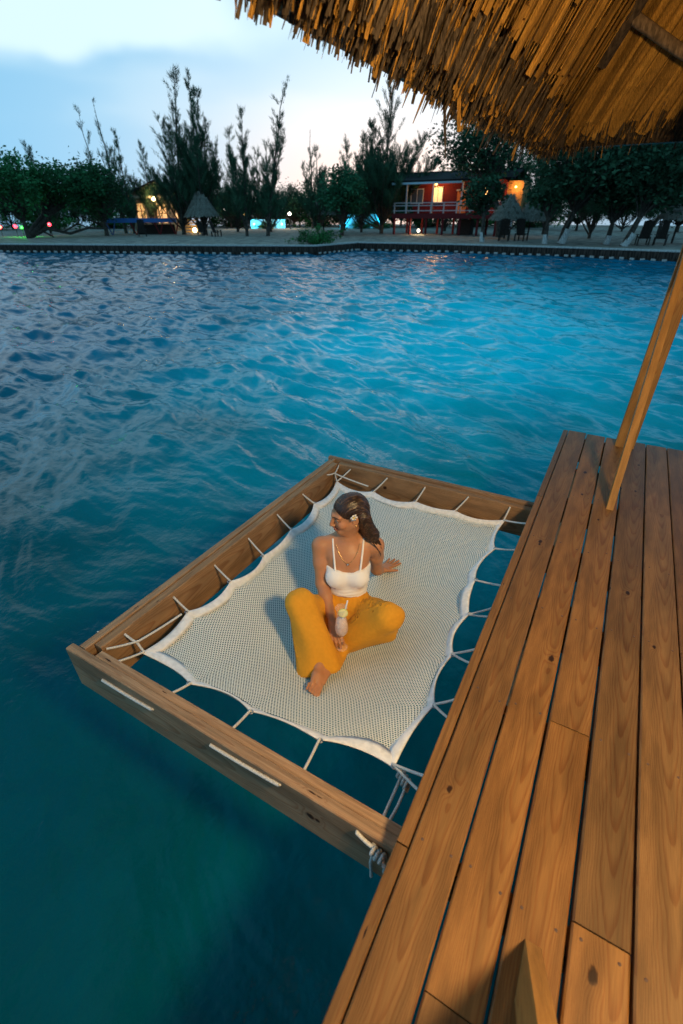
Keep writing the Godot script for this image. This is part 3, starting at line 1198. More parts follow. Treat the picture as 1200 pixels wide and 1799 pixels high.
	# the hem: a folded band of white cloth along each side
	for side in 4:
		var pts: Array = [left, front, right, back][side]
		var inw: Vector3 = [il, jf, ir, ib][side]
		var hb := MB.new()
		var segs := (pts.size() - 1) * 14
		for i in segs + 1:
			var t := i / float(segs)
			var st: Vector2 = [Vector2(0, t), Vector2(t, 1), Vector2(1, t), Vector2(t, 0)][side]
			var into: Vector2 = [Vector2(1, 0), Vector2(0, -1), Vector2(-1, 0), Vector2(0, 1)][side]
			var len := 1.9 if side % 2 == 0 else 1.25
			var o: Vector3 = surf.call(st.x, st.y)
			var q: Vector3 = surf.call(clampf(st.x + into.x * 0.046 / (1.25), 0, 1), clampf(st.y + into.y * 0.046 / 1.9, 0, 1))
			var lat := (q - o).normalized()
			var u := fposmod(t * (pts.size() - 1), 1.0)
			var slack := sin(u * PI)
			var nn := Vector3(0, 1, 0)
			var twist := 0.5 * slack * sin(i * 0.11 + side * 2.0)
			var wd := 0.062 - 0.008 * slack * (0.5 + 0.5 * sin(i * 0.31 + side))
			lat = lat.rotated((inw.cross(UP)).normalized(), -0.25 + twist)
			nn = inw.cross(UP).normalized().cross(lat).normalized()
			if nn.y < 0.0:
				nn = -nn
			var crease := 0.004 * sin(i * 1.9 + side * 0.7) * (1.0 - slack)
			var e: Vector3 = o - lat * 0.012
			for k in 6:
				var across: float = [0.0, 0.25, 0.6, 1.0, 0.6, 0.0][k]
				var h: float = [0.003, 0.0065, 0.005, 0.002, -0.004, -0.004][k] + crease * [0, 1, -1, 0, 0, 0][k] + 0.003
				hb.vert(e + lat * wd * across + nn * h, Vector2(across * 0.3, t * len), nn)
		for i in segs:
			for k in 6:
				var a := i * 6 + k
				var b := i * 6 + (k + 1) % 6
				hb.tri(a, b, a + 6)
				hb.tri(b, b + 6, a + 6)
		hb.soften()
		wpart("cloth_hem", hb.done(), mats.hem, net)
	# metal eyelets
	var eye := MB.new()
	var prof := []
	for i in 9:
		var a := TAU * i / 8.0
		prof.append(Vector2(0.0085 + 0.003 * cos(a), 0.0025 * sin(a)))
	eye.lathe(Transform3D(), prof, 12)
	var em := eye.done()
	for pts in [left.slice(0, 6), front.slice(0, 4), right.slice(0, 6), back.slice(1, 4), [front[4]]]:
		for p in pts:
			var o := part("eyelet", em, mats.eyelet, net)
			o.position = p + Vector3(signf(-0.95 - p.x) * -0.008, 0.0125, signf(-1.85 - p.z) * -0.008) - net.position
	# the lacing: from each eyelet to the frame
	var rope := func(p: Array, rad := 0.0058, owner: Node3D = null) -> void:
		var rb := MB.new()
		var q := []
		for i in p.size() - 1:
			for k in 4:
				q.append(p[i].lerp(p[i + 1], k / 4.0) - UP * 0.004 * sin(PI * k / 4.0))
		q.append(p[p.size() - 1])
		rb.tube(q, [rad], 7)
		wpart("lacing_rope", rb.done(), mats.rope, net)
	var lift := UP * 0.011
	var lh := [Vector3(-1.704, 1.074, -2.420), Vector3(-1.704, 1.070, -2.110), Vector3(-1.704, 1.061, -1.802), Vector3(-1.704, 1.059, -1.492), Vector3(-1.704, 1.065, -1.174)]
	for i in 5:
		rope.call([left[i + 1] + lift, lh[i]])
	var bh := [Vector3(-1.566, 1.075, -2.925), Vector3(-1.245, 1.078, -2.93), Vector3(-0.938, 1.078, -2.938), Vector3(-0.612, 1.085, -2.944), Vector3(-0.321, 1.085, -2.95)]
	for i in 5:
		rope.call([back[i] + lift, bh[i]])
	for i in range(0, 4):
		var p: Vector3 = front[i]
		rope.call([p + lift, Vector3(p.x - 0.03 + 0.02 * i, 1.055, -0.733)])
	# right side: pairs that run to the jetty's fascia
	var rh := [[Vector3(-0.172, 1.13, -2.72)], [Vector3(-0.172, 1.12, -2.42)], [Vector3(-0.172, 1.12, -2.06)], [Vector3(-0.172, 1.09, -1.91), Vector3(-0.172, 1.07, -1.855)], [Vector3(-0.172, 1.12, -1.57), Vector3(-0.172, 1.10, -1.49)], [Vector3(-0.172, 1.12, -1.27), Vector3(-0.172, 1.10, -1.18)], [Vector3(-0.172, 1.14, -0.90), Vector3(-0.172, 1.09, -0.865)]]
	for i in 7:
		for q in rh[i]:
			rope.call([right[i] + lift, q])
	# corner lashings
	var fl: Vector3 = front[0]
	var knot := Vector3(-1.632, 1.045, -0.868)
	rope.call([Vector3(-1.704, 1.077, -0.861), knot])
	rope.call([knot, fl + lift])
	rope.call([Vector3(-1.704, 1.075, -0.757), knot + Vector3(0, 0.006, -0.01), Vector3(-1.612, 1.02, -1.13)])
	var bl: Vector3 = back[0]
	var k2 := Vector3(-1.665, 1.05, -2.845)
	rope.call([Vector3(-1.675, 1.08, -2.925), k2, bl + lift])
	rope.call([Vector3(-1.69, 1.07, -2.76), k2 + Vector3(0, 0.005, 0.01), Vector3(-1.36, 1.02, -2.835)])
	# the thick knot at the near right corner, with two falls
	var ko := Vector3(-0.272, 0.985, -0.948)
	var coil := []
	for i in 40:
		var a := i * 0.62
		coil.append(ko + Vector3(-0.012 + 0.0022 * i * 0.6, 0.018 * sin(a), 0.020 * cos(a) + 0.0008 * i))
	rope.call(coil, 0.0065)
	rope.call([front[4] + lift, ko + Vector3(-0.012, 0.01, 0)], 0.0075)
	rope.call([ko + Vector3(0, -0.01, 0.02), Vector3(-0.265, 1.02, -0.80), Vector3(-0.262, 1.04, -0.737)])
	rope.call([ko + Vector3(0.03, -0.01, 0.02), Vector3(-0.235, 1.02, -0.82), Vector3(-0.240, 1.04, -0.737)])
	# stitches on the outer face of the front beam and the tied end with its tails
	for q in [[Vector3(-1.606, 1.035, -0.648), Vector3(-1.286, 1.047, -0.648)], [Vector3(-0.957, 1.056, -0.648), Vector3(-0.628, 1.076, -0.648)], [Vector3(-0.312, 1.082, -0.648), Vector3(-0.250, 1.070, -0.640)]]:
		rope.call([q[0] + Vector3(0, 0, -0.012), q[0], q[1], q[1] + Vector3(0, 0, -0.012)], 0.007)
	var c2 := []
	for i in 26:
		var a := i * 0.75
		c2.append(Vector3(-0.247 + 0.0019 * i, 1.066 + 0.017 * sin(a) - 0.0006 * i, -0.632 + 0.014 * cos(a)))
	rope.call(c2, 0.0065)
	rope.call([Vector3(-0.243, 1.06, -0.628), Vector3(-0.250, 0.98, -0.632), Vector3(-0.249, 0.90, -0.640), Vector3(-0.246, 0.855, -0.638)])
	rope.call([Vector3(-0.207, 1.05, -0.628), Vector3(-0.200, 1.0, -0.634), Vector3(-0.203, 0.95, -0.638)])
	# the short turn of rope over the left beam
	rope.call([Vector3(-1.812, 1.05, -0.80), Vector3(-1.814, 1.09, -0.80), Vector3(-1.807, 1.06, -0.84)], 0.007)


# the seated woman: joints in metres
const PEL := Vector3(-0.931, 0.865, -1.698)
const NECK := Vector3(-0.961, 1.335, -1.776)
const LAT := Vector3(0.871, 0, -0.491)          # towards her left


func torso_at(l: float, u: float, f: float) -> Vector3:
	var up := (NECK - PEL).normalized()
	var fd := LAT.cross(up).normalized()
	return PEL + LAT * l + up * u + fd * f


func torso_field(g: Field, more: float) -> void:
	var up := (NECK - PEL).normalized()
	var fd := LAT.cross(up).normalized()
	var b := Basis(LAT, up, fd)
	var e := Vector3.ONE * more
	g.egg(torso_at(0, 0.02, -0.01), b, Vector3(0.150, 0.105, 0.110) + e, 0.05)
	g.egg(torso_at(0, 0.16, -0.002), b, Vector3(0.105, 0.13, 0.078) + e, 0.05)
	g.egg(torso_at(0, 0.30, -0.012), b, Vector3(0.122, 0.15, 0.084) + e, 0.05)
	for s in [-1.0, 1.0]:
		g.egg(torso_at(0.058 * s, 0.275, 0.062), b, Vector3(0.054, 0.054, 0.046) + e, 0.03)
		g.cap(torso_at(0.03 * s, 0.425, -0.018), torso_at(0.135 * s, 0.425, -0.022), 0.050 + more, 0.046 + more, 0.04)
		g.cap(torso_at(0.02 * s, 0.50, -0.028), torso_at(0.10 * s, 0.448, -0.028), 0.034 + more, 0.028 + more, 0.03)
	g.egg(torso_at(0, 0.37, 0.018), b, Vector3(0.11, 0.07, 0.055) + e, 0.04)


func hand(mb: MB, skin, w: Vector3, d: Vector3, t: Vector3, curls: Array, spread: float, thumb: Array) -> void:
	d = d.normalized()
	t = (t - d * t.dot(d)).normalized()
	var n := t.cross(d).normalized()
	if thumb[3] < 0.0:
		n = -n                                   # n points out of the back of the hand
	var g := Field.new(w - Vector3.ONE * 0.20, w + Vector3.ONE * 0.20, 0.0034)
	g.cap(w - d * 0.03, w + d * 0.012, 0.023, 0.021, 0.012)
	for i in 4:
		var o: float = [0.026, 0.0095, -0.008, -0.024][i]
		var l: float = [0.078, 0.080, 0.076, 0.068][i]
		var root := w + d * l + t * o
		g.cap(w + d * 0.012 + t * o * 0.55, root, 0.0135, 0.0100, 0.012)
		var dir := (d + t * (1.5 - i) * spread).normalized()
		var ax := t
		var p := root
		var bones: Array = [[0.036, 0.022, 0.017], [0.040, 0.025, 0.018], [0.037, 0.023, 0.018], [0.029, 0.018, 0.015]][i]
		for k in 3:
			var turn: float = curls[i] * [0.75, 1.0, 0.7][k] * (-1.0 if thumb[3] < 0.0 else 1.0)
			dir = dir.rotated(ax, -turn if n.dot(dir.rotated(ax, turn) - dir) > 0.0 else turn)
			var q: Vector3 = p + dir * bones[k]
			g.cap(p, q, [0.0090, 0.0080, 0.0072][k], [0.0080, 0.0072, 0.0060][k], 0.004)
			p = q
	var t0 := w + d * 0.022 + t * 0.020
	var t1: Vector3 = w + d * thumb[0].x + t * thumb[0].y + n * thumb[0].z
	var t2: Vector3 = w + d * thumb[1].x + t * thumb[1].y + n * thumb[1].z
	var t3: Vector3 = w + d * thumb[2].x + t * thumb[2].y + n * thumb[2].z
	g.cap(t0, t1, 0.014, 0.0105, 0.012)
	g.cap(t1, t2, 0.0100, 0.0088, 0.004)
	g.cap(t2, t3, 0.0088, 0.0066, 0.004)
	g.mesh(mb, skin)


func person() -> void:
	var root := thing("person", "seated woman in white camisole and mustard trousers looking sideways over the water", "person", Vector3(-0.93, 0.76, -1.65))
	var nz := noise(71, 14.0, 3)
	var skin := func(p: Vector3, _n: Vector3) -> Color:
		var k: float = 1.0 + 0.06 * nz.get_noise_3dv(p)
		return Color(0.44 * k, 0.200 * k, 0.098 * k)
	var up := (NECK - PEL).normalized()
	var fd := LAT.cross(up).normalized()
	var mb := MB.new()
	mb.has_col = true
	# ---- trunk, arms, legs
	var rs := torso_at(-0.152, 0.425, -0.022)
	var ls := torso_at(0.152, 0.425, -0.022)
	var re := Vector3(-1.052, 1.085, -1.640)
	var rw := Vector3(-0.904, 0.995, -1.500)
	var le := Vector3(-0.862, 1.040, -1.945)
	var lw := Vector3(-0.922, 0.866, -2.140)
	var rh := PEL - LAT * 0.085 - UP * 0.025
	var lh := PEL + LAT * 0.085 - UP * 0.015
	var rk := Vector3(-1.057, 1.105, -1.435)
	var ra := Vector3(-0.876, 0.872, -1.318)
	var lk := Vector3(-0.632, 1.065, -1.60)
	var la := Vector3(-0.870, 0.800, -1.575)
	var g := Field.new(Vector3(-1.28, 0.70, -2.26), Vector3(-0.50, 1.46, -1.08), 0.010)
	torso_field(g, 0.0)
	g.cap(torso_at(0, 0.43, -0.02), Vector3(-0.965, 1.435, -1.785), 0.050, 0.046, 0.03)
	g.chain([rs, rs.lerp(re, 0.45), re, re.lerp(rw, 0.35), rw], [0.048, 0.040, 0.033, 0.034, 0.0225], 0.02)
	g.chain([ls, ls.lerp(le, 0.45), le, le.lerp(lw, 0.35), lw], [0.048, 0.040, 0.033, 0.034, 0.0225], 0.02)
	g.chain([rh, rk, ra], [0.070, 0.042, 0.030], 0.02)
	g.chain([lh, lk, la], [0.070, 0.042, 0.030], 0.02)
	g.mesh(mb, skin)
	# ---- feet
	for side in 2:
		var fg := Field.new(Vector3(-0.96, 0.76, -1.40), Vector3(-0.72, 0.98, -1.08), 0.0042) if side == 0 else Field.new(Vector3(-1.08, 0.70, -1.70), Vector3(-0.78, 0.90, -1.40), 0.006)
		if side == 0:
			fg.cap(Vector3(-0.918, 0.930, -1.368), ra, 0.030, 0.032, 0.01)
			fg.cap(ra, Vector3(-0.832, 0.843, -1.318), 0.030, 0.026, 0.02)
			fg.cap(ra, Vector3(-0.842, 0.872, -1.245), 0.030, 0.024, 0.02)
			fg.cap(Vector3(-0.832, 0.843, -1.318), Vector3(-0.812, 0.856, -1.235), 0.024, 0.020, 0.02)
			fg.cap(Vector3(-0.842, 0.872, -1.245), Vector3(-0.812, 0.866, -1.205), 0.024, 0.017, 0.015)
			fg.cap(Vector3(-0.850, 0.878, -1.240), Vector3(-0.838, 0.882, -1.190), 0.022, 0.013, 0.012)
			for i in 5:
				var a := Vector3(-0.800, 0.866, -1.205).lerp(Vector3(-0.850, 0.888, -1.178), i / 4.0)
				var e := Vector3(-0.788, 0.868, -1.160).lerp(Vector3(-0.838, 0.890, -1.136), i / 4.0)
				fg.cap(a, a + (e - a) * [1.15, 1.1, 1.0, 0.9, 0.8][i], 0.0120 - 0.0015 * i, 0.0105 - 0.0013 * i, 0.002)
		else:
			fg.cap(la, Vector3(-0.95, 0.785, -1.555), 0.034, 0.030, 0.02)
			fg.cap(la, Vector3(-0.85, 0.775, -1.60), 0.030, 0.026, 0.02)
			fg.cap(Vector3(-0.95, 0.785, -1.555), Vector3(-1.03, 0.775, -1.53), 0.030, 0.016, 0.02)
		fg.mesh(mb, skin)
	# ---- hands
	hand(mb, skin, rw, Vector3(0.61, -0.51, 0.60), Vector3(0.75, 0.125, -0.65), [0.62, 0.50, 0.50, 0.55], 0.05, [Vector3(0.040, 0.042, -0.020), Vector3(0.062, 0.044, -0.042), Vector3(0.076, 0.030, -0.056), -1.0])
	hand(mb, skin, lw, Vector3(0.30, -0.06, -0.95), Vector3(0.95, 0, 0.30), [0.06, 0.05, 0.06, 0.10], 0.14, [Vector3(0.040, 0.046, -0.004), Vector3(0.062, 0.064, -0.004), Vector3(0.080, 0.076, -0.002), -1.0])
	# ---- head
	var hc := Vector3(-0.957, 1.497, -1.772)
	var hz := Vector3(-0.62, -0.17, 0.77).normalized()
	var hx := UP.cross(hz).normalized()
	var hb := Basis(hx, hz.cross(hx).normalized(), hz)
	var at := func(a: float, b: float, c: float) -> Vector3:
		return hc + hb * Vector3(a, b, c)
	var h := Field.new(hc - Vector3(0.14, 0.16, 0.14), hc + Vector3(0.14, 0.15, 0.14), 0.0036)
	h.egg(at.call(0, 0.030, -0.014), hb, Vector3(0.069, 0.076, 0.088), 0.02)
	h.egg(at.call(0, -0.020, 0.026), hb, Vector3(0.056, 0.076, 0.060), 0.02)
	h.egg(at.call(0, -0.082, 0.062), hb, Vector3(0.024, 0.018, 0.022), 0.022)
	for s in [-1.0, 1.0]:
		h.cap(at.call(0.050 * s, -0.040, 0.002), at.call(0.010 * s, -0.084, 0.058), 0.018, 0.014, 0.025)
		h.egg(at.call(0.036 * s, -0.024, 0.060), hb, Vector3(0.024, 0.022, 0.022), 0.018)
		h.cap(at.call(0.006 * s, 0.022, 0.083), at.call(0.040 * s, 0.022, 0.066), 0.009, 0.009, 0.012)
		h.egg(at.call(0.030 * s, 0.004, 0.090), hb, Vector3(0.017, 0.0115, 0.013), 0.010, 1)
		h.egg(at.call(0.030 * s, 0.003, 0.071), hb, Vector3(0.0135, 0.0125, 0.0125), 0.002)
	h.cap(at.call(0, 0.014, 0.084), at.call(0, -0.026, 0.103), 0.0075, 0.0095, 0.010)
	h.egg(at.call(0, -0.029, 0.102), hb, Vector3(0.009, 0.008, 0.008), 0.006)
	for s in [-1.0, 1.0]:
		h.egg(at.call(0.010 * s, -0.031, 0.093), hb, Vector3(0.0075, 0.007, 0.009), 0.005)
		h.egg(at.call(0.068 * s, -0.006, -0.006), hb * Basis(UP, -0.35 * s), Vector3(0.008, 0.030, 0.018), 0.006)
		h.egg(at.call(0.076 * s, -0.002, -0.002), hb * Basis(UP, -0.35 * s), Vector3(0.005, 0.018, 0.009), 0.004, 1)
	h.egg(at.call(0, -0.0515, 0.089), hb, Vector3(0.021, 0.0062, 0.0085), 0.004)
	h.egg(at.call(0, -0.0625, 0.087), hb, Vector3(0.018, 0.0072, 0.0085), 0.004)
	h.cap(at.call(-0.018, -0.0568, 0.0945), at.call(0.018, -0.0568, 0.0945), 0.0016, 0.0016, 0.002, 1)
	h.cap(at.call(0, -0.055, -0.022), Vector3(-0.965, 1.385, -1.782), 0.047, 0.047, 0.03)
	var inv := hb.transposed()
	var facecol := func(p: Vector3, n: Vector3) -> Color:
		var q: Vector3 = inv * (p - hc)
		var c: Color = skin.call(p, n)
		var ax := absf(q.x)
		if q.z > 0.04:
			var lip := 1.0 - sm(0.75, 1.15, Vector2(q.x / 0.0225, (q.y + 0.057) / 0.0135).length())
			c = c.lerp(Color(0.34, 0.10, 0.075), lip * 0.8)
			var brow := (1.0 - sm(0.0022, 0.0052, absf(q.y - 0.0235 - 0.10 * (ax - 0.028) * (1.0 if ax < 0.034 else -1.2)))) * sm(0.008, 0.014, ax) * (1.0 - sm(0.042, 0.052, ax))
			c = c.lerp(Color(0.03, 0.018, 0.012), brow * 0.9)
			var e := Vector2((ax - 0.030) / 0.0135, (q.y - 0.0025) / 0.0062)
			var el := e.length()
			if el < 1.35:
				var white := 1.0 - sm(0.80, 0.98, el)
				var lash := sm(0.74, 0.9, el) * (1.0 - sm(1.1, 1.35, el)) * sm(-0.5, 0.2, e.y)
				c = c.lerp(Color(0.55, 0.50, 0.46), white)
				var iris := 1.0 - sm(0.0042, 0.0058, Vector2(ax - 0.030 - (0.002 if q.x > 0 else -0.002), q.y - 0.002).length())
				c = c.lerp(Color(0.02, 0.012, 0.008), iris * white)
				c = c.lerp(Color(0.02, 0.012, 0.01), lash)
			c = c.lerp(Color(0.42, 0.17, 0.11), 0.25 * (1.0 - sm(0.008, 0.024, Vector2(ax - 0.042, q.y + 0.022).length())))
		return c
	h.mesh(mb, facecol)
	var sk := StandardMaterial3D.new()
	sk.vertex_color_use_as_albedo = true
	sk.roughness = 0.46
	sk.metallic_specular = 0.42
	sk.subsurf_scatter_enabled = true
	sk.subsurf_scatter_strength = 0.06
	wpart("body", mb.done(), sk, root)
	# ---- hair
	var hair := MB.new()
	hair.has_col = true
	var f := Field.new(hc - Vector3(0.20, 0.30, 0.22), hc + Vector3(0.20, 0.15, 0.17), 0.0042)
	f.egg(at.call(0, 0.033, -0.017), hb, Vector3(0.0745, 0.0785, 0.0925), 0.02)
	f.egg(at.call(0, -0.02, -0.055), hb, Vector3(0.069, 0.085, 0.056), 0.03)
	var down := Vector3(-0.015, -1, -0.10).normalized()
	for k in 5:
		var a: float = [-0.055, -0.028, 0.0, 0.030, 0.056][k]
		var p0: Vector3 = at.call(a, -0.01, -0.055 + 0.012 * absf(a) / 0.05) + LAT * [0.0, 0.0, 0.004, 0.010, 0.016][k]
		var p1: Vector3 = p0 + down * 0.12 - hz * 0.012 + LAT * [0.0, 0.004, 0.012, 0.026, 0.036][k]
		var p2: Vector3 = p1 + down * [0.07, 0.09, 0.10, 0.10, 0.085][k] - fd * [0.05, 0.055, 0.055, 0.05, 0.035][k] + LAT * [-0.01, 0.0, 0.008, 0.014, 0.020][k]
		f.chain([p0, p1, p2], [0.033, 0.031, 0.014], 0.02)
	f.egg(at.call(0, -0.045, 0.078), hb, Vector3(0.066, 0.098, 0.062), 0.010, 1)
	f.egg(at.call(0.0, -0.10, 0.03), hb, Vector3(0.075, 0.075, 0.065), 0.010, 1)
	f.egg(at.call(0.082, -0.012, 0.006), hb, Vector3(0.030, 0.036, 0.034), 0.006, 1)
	f.cap(at.call(0.004, 0.13, 0.075), at.call(0.004, 0.128, -0.03), 0.012, 0.010, 0.010, 1)
	var hn := noise(73, 1.0, 3)
	var strand := func(p: Vector3) -> float:
		var q: Vector3 = inv * (p - hc)
		var ang := atan2(q.x, q.y + 0.30) * 60.0
		return hn.get_noise_3d(ang, q.z * 22.0 + q.y * 6.0, q.y * 5.0)
	var hcol := func(p: Vector3, _n: Vector3) -> Color:
		var k: float = sm(-0.25, 0.45, strand.call(p))
		return Color(0.020, 0.011, 0.007).lerp(Color(0.10, 0.052, 0.026), k * k)
	var hshift := func(p: Vector3, n: Vector3) -> Vector3:
		return p + n * 0.0028 * strand.call(p)
	f.mesh(hair, hcol, hshift)
	hair.soften()
	var hm := StandardMaterial3D.new()
	hm.vertex_color_use_as_albedo = true
	hm.roughness = 0.42
	hm.metallic_specular = 0.5
	var hair_o := wpart("hair", hair.done(), hm, root)
	var loose := MB.new()
	var lr := rng(76)
	for i in 130:
		var a := lr.randf_range(-0.066, 0.068)
		var p0: Vector3 = at.call(a, lr.randf_range(-0.02, 0.05), -0.070 + 0.03 * absf(a) / 0.06)
		var out: Vector3 = hx * a * 0.35 - hz * lr.randf_range(0.0, 0.012)
		var p1: Vector3 = p0 + down * lr.randf_range(0.09, 0.13) + out * 0.6 - hz * 0.016 + LAT * (0.012 + 0.2 * a)
		var p2: Vector3 = p1 + down * lr.randf_range(0.06, 0.13) + out * 0.8 - fd * lr.randf_range(0.02, 0.05) + LAT * (0.022 + 0.35 * a)
		var p3: Vector3 = p2 + down * lr.randf_range(0.01, 0.05) + hx * lr.randf_range(-0.012, 0.02)
		loose.tube([p0, p1, p2, p3], [0.0022, 0.0042, 0.003, 0.0006], 5)
	wpart("loose_strands", loose.done(), mats.hairstrand, root, hair_o)
	# ---- camisole and its straps
	var c := Field.new(Vector3(-1.14, 0.96, -1.92), Vector3(-0.74, 1.32, -1.56), 0.0065)
	torso_field(c, 0.0075)
	c.egg(torso_at(0, 0.405, 0.085), Basis(LAT, up, fd), Vector3(0.088, 0.092, 0.10), 0.006, 1)
	c.plane(torso_at(0, 0.338, 0), (up + fd * 0.12).normalized())
	c.plane(torso_at(0, 0.158, 0), -up)
	for s in [-1.0, 1.0]:
		c.egg(torso_at(0.155 * s, 0.385, -0.01), Basis(LAT, up, fd), Vector3(0.050, 0.085, 0.10), 0.004, 1)
	var cn := noise(74, 9.0, 2)
	var cshift := func(p: Vector3, n: Vector3) -> Vector3:
		var u := (p - PEL).dot(up)
		var low := 1.0 - sm(0.17, 0.25, u)
		return p + n * (0.0032 * low * sin(u * 330.0 + 5.0 * cn.get_noise_3dv(p * 0.6)) + 0.0012 * cn.get_noise_3dv(p))
	var cm := MB.new()
	c.mesh(cm, null, cshift)
	cm.relax(1)
	cm.soften()
	var cami := wpart("camisole", cm.done(), mats.camisole, root)
	for s in [-1.0, 1.0]:
		var st := MB.new()
		st.tube([torso_at(0.066 * s, 0.325, 0.086), torso_at(0.072 * s, 0.38, 0.068), torso_at(0.078 * s, 0.43, 0.040), torso_at(0.082 * s, 0.474, 0.004), torso_at(0.082 * s, 0.482, -0.03), torso_at(0.080 * s, 0.45, -0.072), torso_at(0.074 * s, 0.36, -0.092), torso_at(0.07 * s, 0.33, -0.094)], [0.0056], 7)
		wpart("strap", st.done(), mats.camisole, root, cami)
	# ---- trousers
	var w := Field.new(Vector3(-1.20, 0.70, -1.90), Vector3(-0.48, 1.34, -1.14), 0.0082)
	var b := Basis(LAT, up, fd)
	w.egg(torso_at(0, 0.02, -0.01), b, Vector3(0.162, 0.112, 0.122), 0.05)
	w.egg(torso_at(0, 0.10, -0.004), b, Vector3(0.122, 0.11, 0.092), 0.05)
	w.plane(torso_at(0, 0.162, 0), up)
	# her right leg: knee up, wide leg falling to the net
	var hem := Vector3(-0.884, 0.815, -1.350)
	w.chain([rh, rh.lerp(rk, 0.5), rk], [0.090, 0.078, 0.067], 0.05)
	w.cap(rk, hem, 0.068, 0.105, 0.04)
	w.cap(rk + Vector3(-0.01, -0.06, -0.02), hem + Vector3(-0.03, 0.0, 0.06), 0.06, 0.07, 0.03)
	w.cap(rk + Vector3(0.0, -0.10, -0.02), hem + Vector3(0.03, -0.02, -0.09), 0.06, 0.055, 0.03)
	# her left leg: folded, the cloth lying on the net
	w.chain([lh, lh.lerp(lk, 0.5), lk], [0.095, 0.085, 0.070], 0.05)
	w.cap(lk, la + Vector3(0.02, 0.03, 0.02), 0.070, 0.078, 0.04)
	w.cap(Vector3(-0.665, 0.93, -1.645), Vector3(-0.835, 0.835, -1.62), 0.078, 0.072, 0.05)
	w.cap(Vector3(-0.690, 0.86, -1.690), Vector3(-0.815, 0.815, -1.66), 0.050, 0.050, 0.05)
	# the open hem of the raised leg
	var axis := (hem - rk).normalized()
	var cut := hem + axis * 0.03
	for z in w.nz:
		for y in w.ny:
			var i := (z * w.ny + y) * w.nx
			for x in w.nx:
				var p := w.o + Vector3(x, y, z) * w.s
				var rel := p - rk
				if rel.dot(axis) > 0.2 and (p - hem).length() < 0.24 and p.z > -1.53:
					var below := (p - cut).dot((axis + Vector3(0.10, -0.25, 0.30)).normalized())
					w.f[i] = maxf(w.f[i], below)
				i += 1
	w.cap(hem - axis * 0.10, hem + axis * 0.12, 0.026, 0.080, 0.01, 1)
	var fold := noise(75, 1.0, 1)
	var legs := [[rk, (hem - rk)], [lk, (la - lk)], [rh, (rk - rh)], [lh, (lk - lh)]]
	var tshift := func(p: Vector3, n: Vector3) -> Vector3:
		var best := 9.0
		var d := Vector3.UP
		for l in legs:
			var v: Vector3 = l[1]
			var t := clampf((p - l[0]).dot(v) / v.length_squared(), 0.0, 1.0)
			var q: float = (p - l[0] - v * t).length()
			if q < best:
				best = q
				d = v.normalized()
		var along := p.dot(d)
		var sidew := p - d * along
		var k: float = fold.get_noise_3dv(sidew * 8.0 + d * along * 2.0)
		var k2: float = fold.get_noise_3dv(sidew * 17.0 + d * along * 3.0 + Vector3(9, 3, 1))
		var u := (p - PEL).dot(up)
		var gather := sm(0.10, 0.13, u) * (1.0 - sm(0.10, 0.13, absf((p - PEL).dot(fd)))) * (1.0 - sm(0.12, 0.15, absf((p - PEL).dot(LAT))))
		return p + n * (0.011 * k + 0.003 * k2) * (1.0 - gather) + n * gather * 0.0025 * sin((p - PEL).dot(LAT) * 210.0)
	var tm := MB.new()
	w.mesh(tm, null, tshift)
	tm.relax(3)
	tm.soften()
	wpart("trousers", tm.done(), mats.trousers, root)
	# ---- small things she wears
	var fl := MB.new()
	var fc: Vector3 = at.call(0.084, 0.030, 0.004)
	for k in 6:
		var a := TAU * k / 6.0 + 0.2
		var pd := (hb * Vector3(0.25, sin(a), cos(a))).normalized()
		var nn := (hb * Vector3(1, -0.25 * sin(a), -0.25 * cos(a))).normalized()
		fl.ball(fc + pd * 0.0118 + nn * 0.002 * (k % 2), Vector3(0.0100, 0.0026, 0.0072), Basis(pd, nn, pd.cross(nn)), 8)
	var flower := wpart("flower", fl.done(), mats.petal, root)
	var heart := MB.new()
	heart.ball(fc + hx * 0.004, Vector3.ONE * 0.005, Basis(), 8)
	wpart("flower_heart", heart.done(), mats.pollen, root, flower)
	var nk := MB.new()
	var np := []
	for k in 15:
		var t := k / 14.0 * 2.0 - 1.0
		np.append(torso_at(0.066 * t, 0.372 + 0.095 * t * t, 0.086 - 0.046 * t * t))
	nk.tube(np, [0.0012], 5)
	var chain := wpart("necklace", nk.done(), mats.gold, root)
	var pen := MB.new()
	pen.ball(torso_at(0, 0.364, 0.0855), Vector3(0.0075, 0.0075, 0.0028), Basis(LAT, up, fd), 10)
	wpart("pendant", pen.done(), mats.silver, root, chain)
	for q in [[at.call(0.071, -0.037, -0.004), 0.0042]]:
		var er := MB.new()
		er.ball(q[0], Vector3.ONE * q[1], Basis(), 8)
		wpart("earring", er.done(), mats.gold, root)


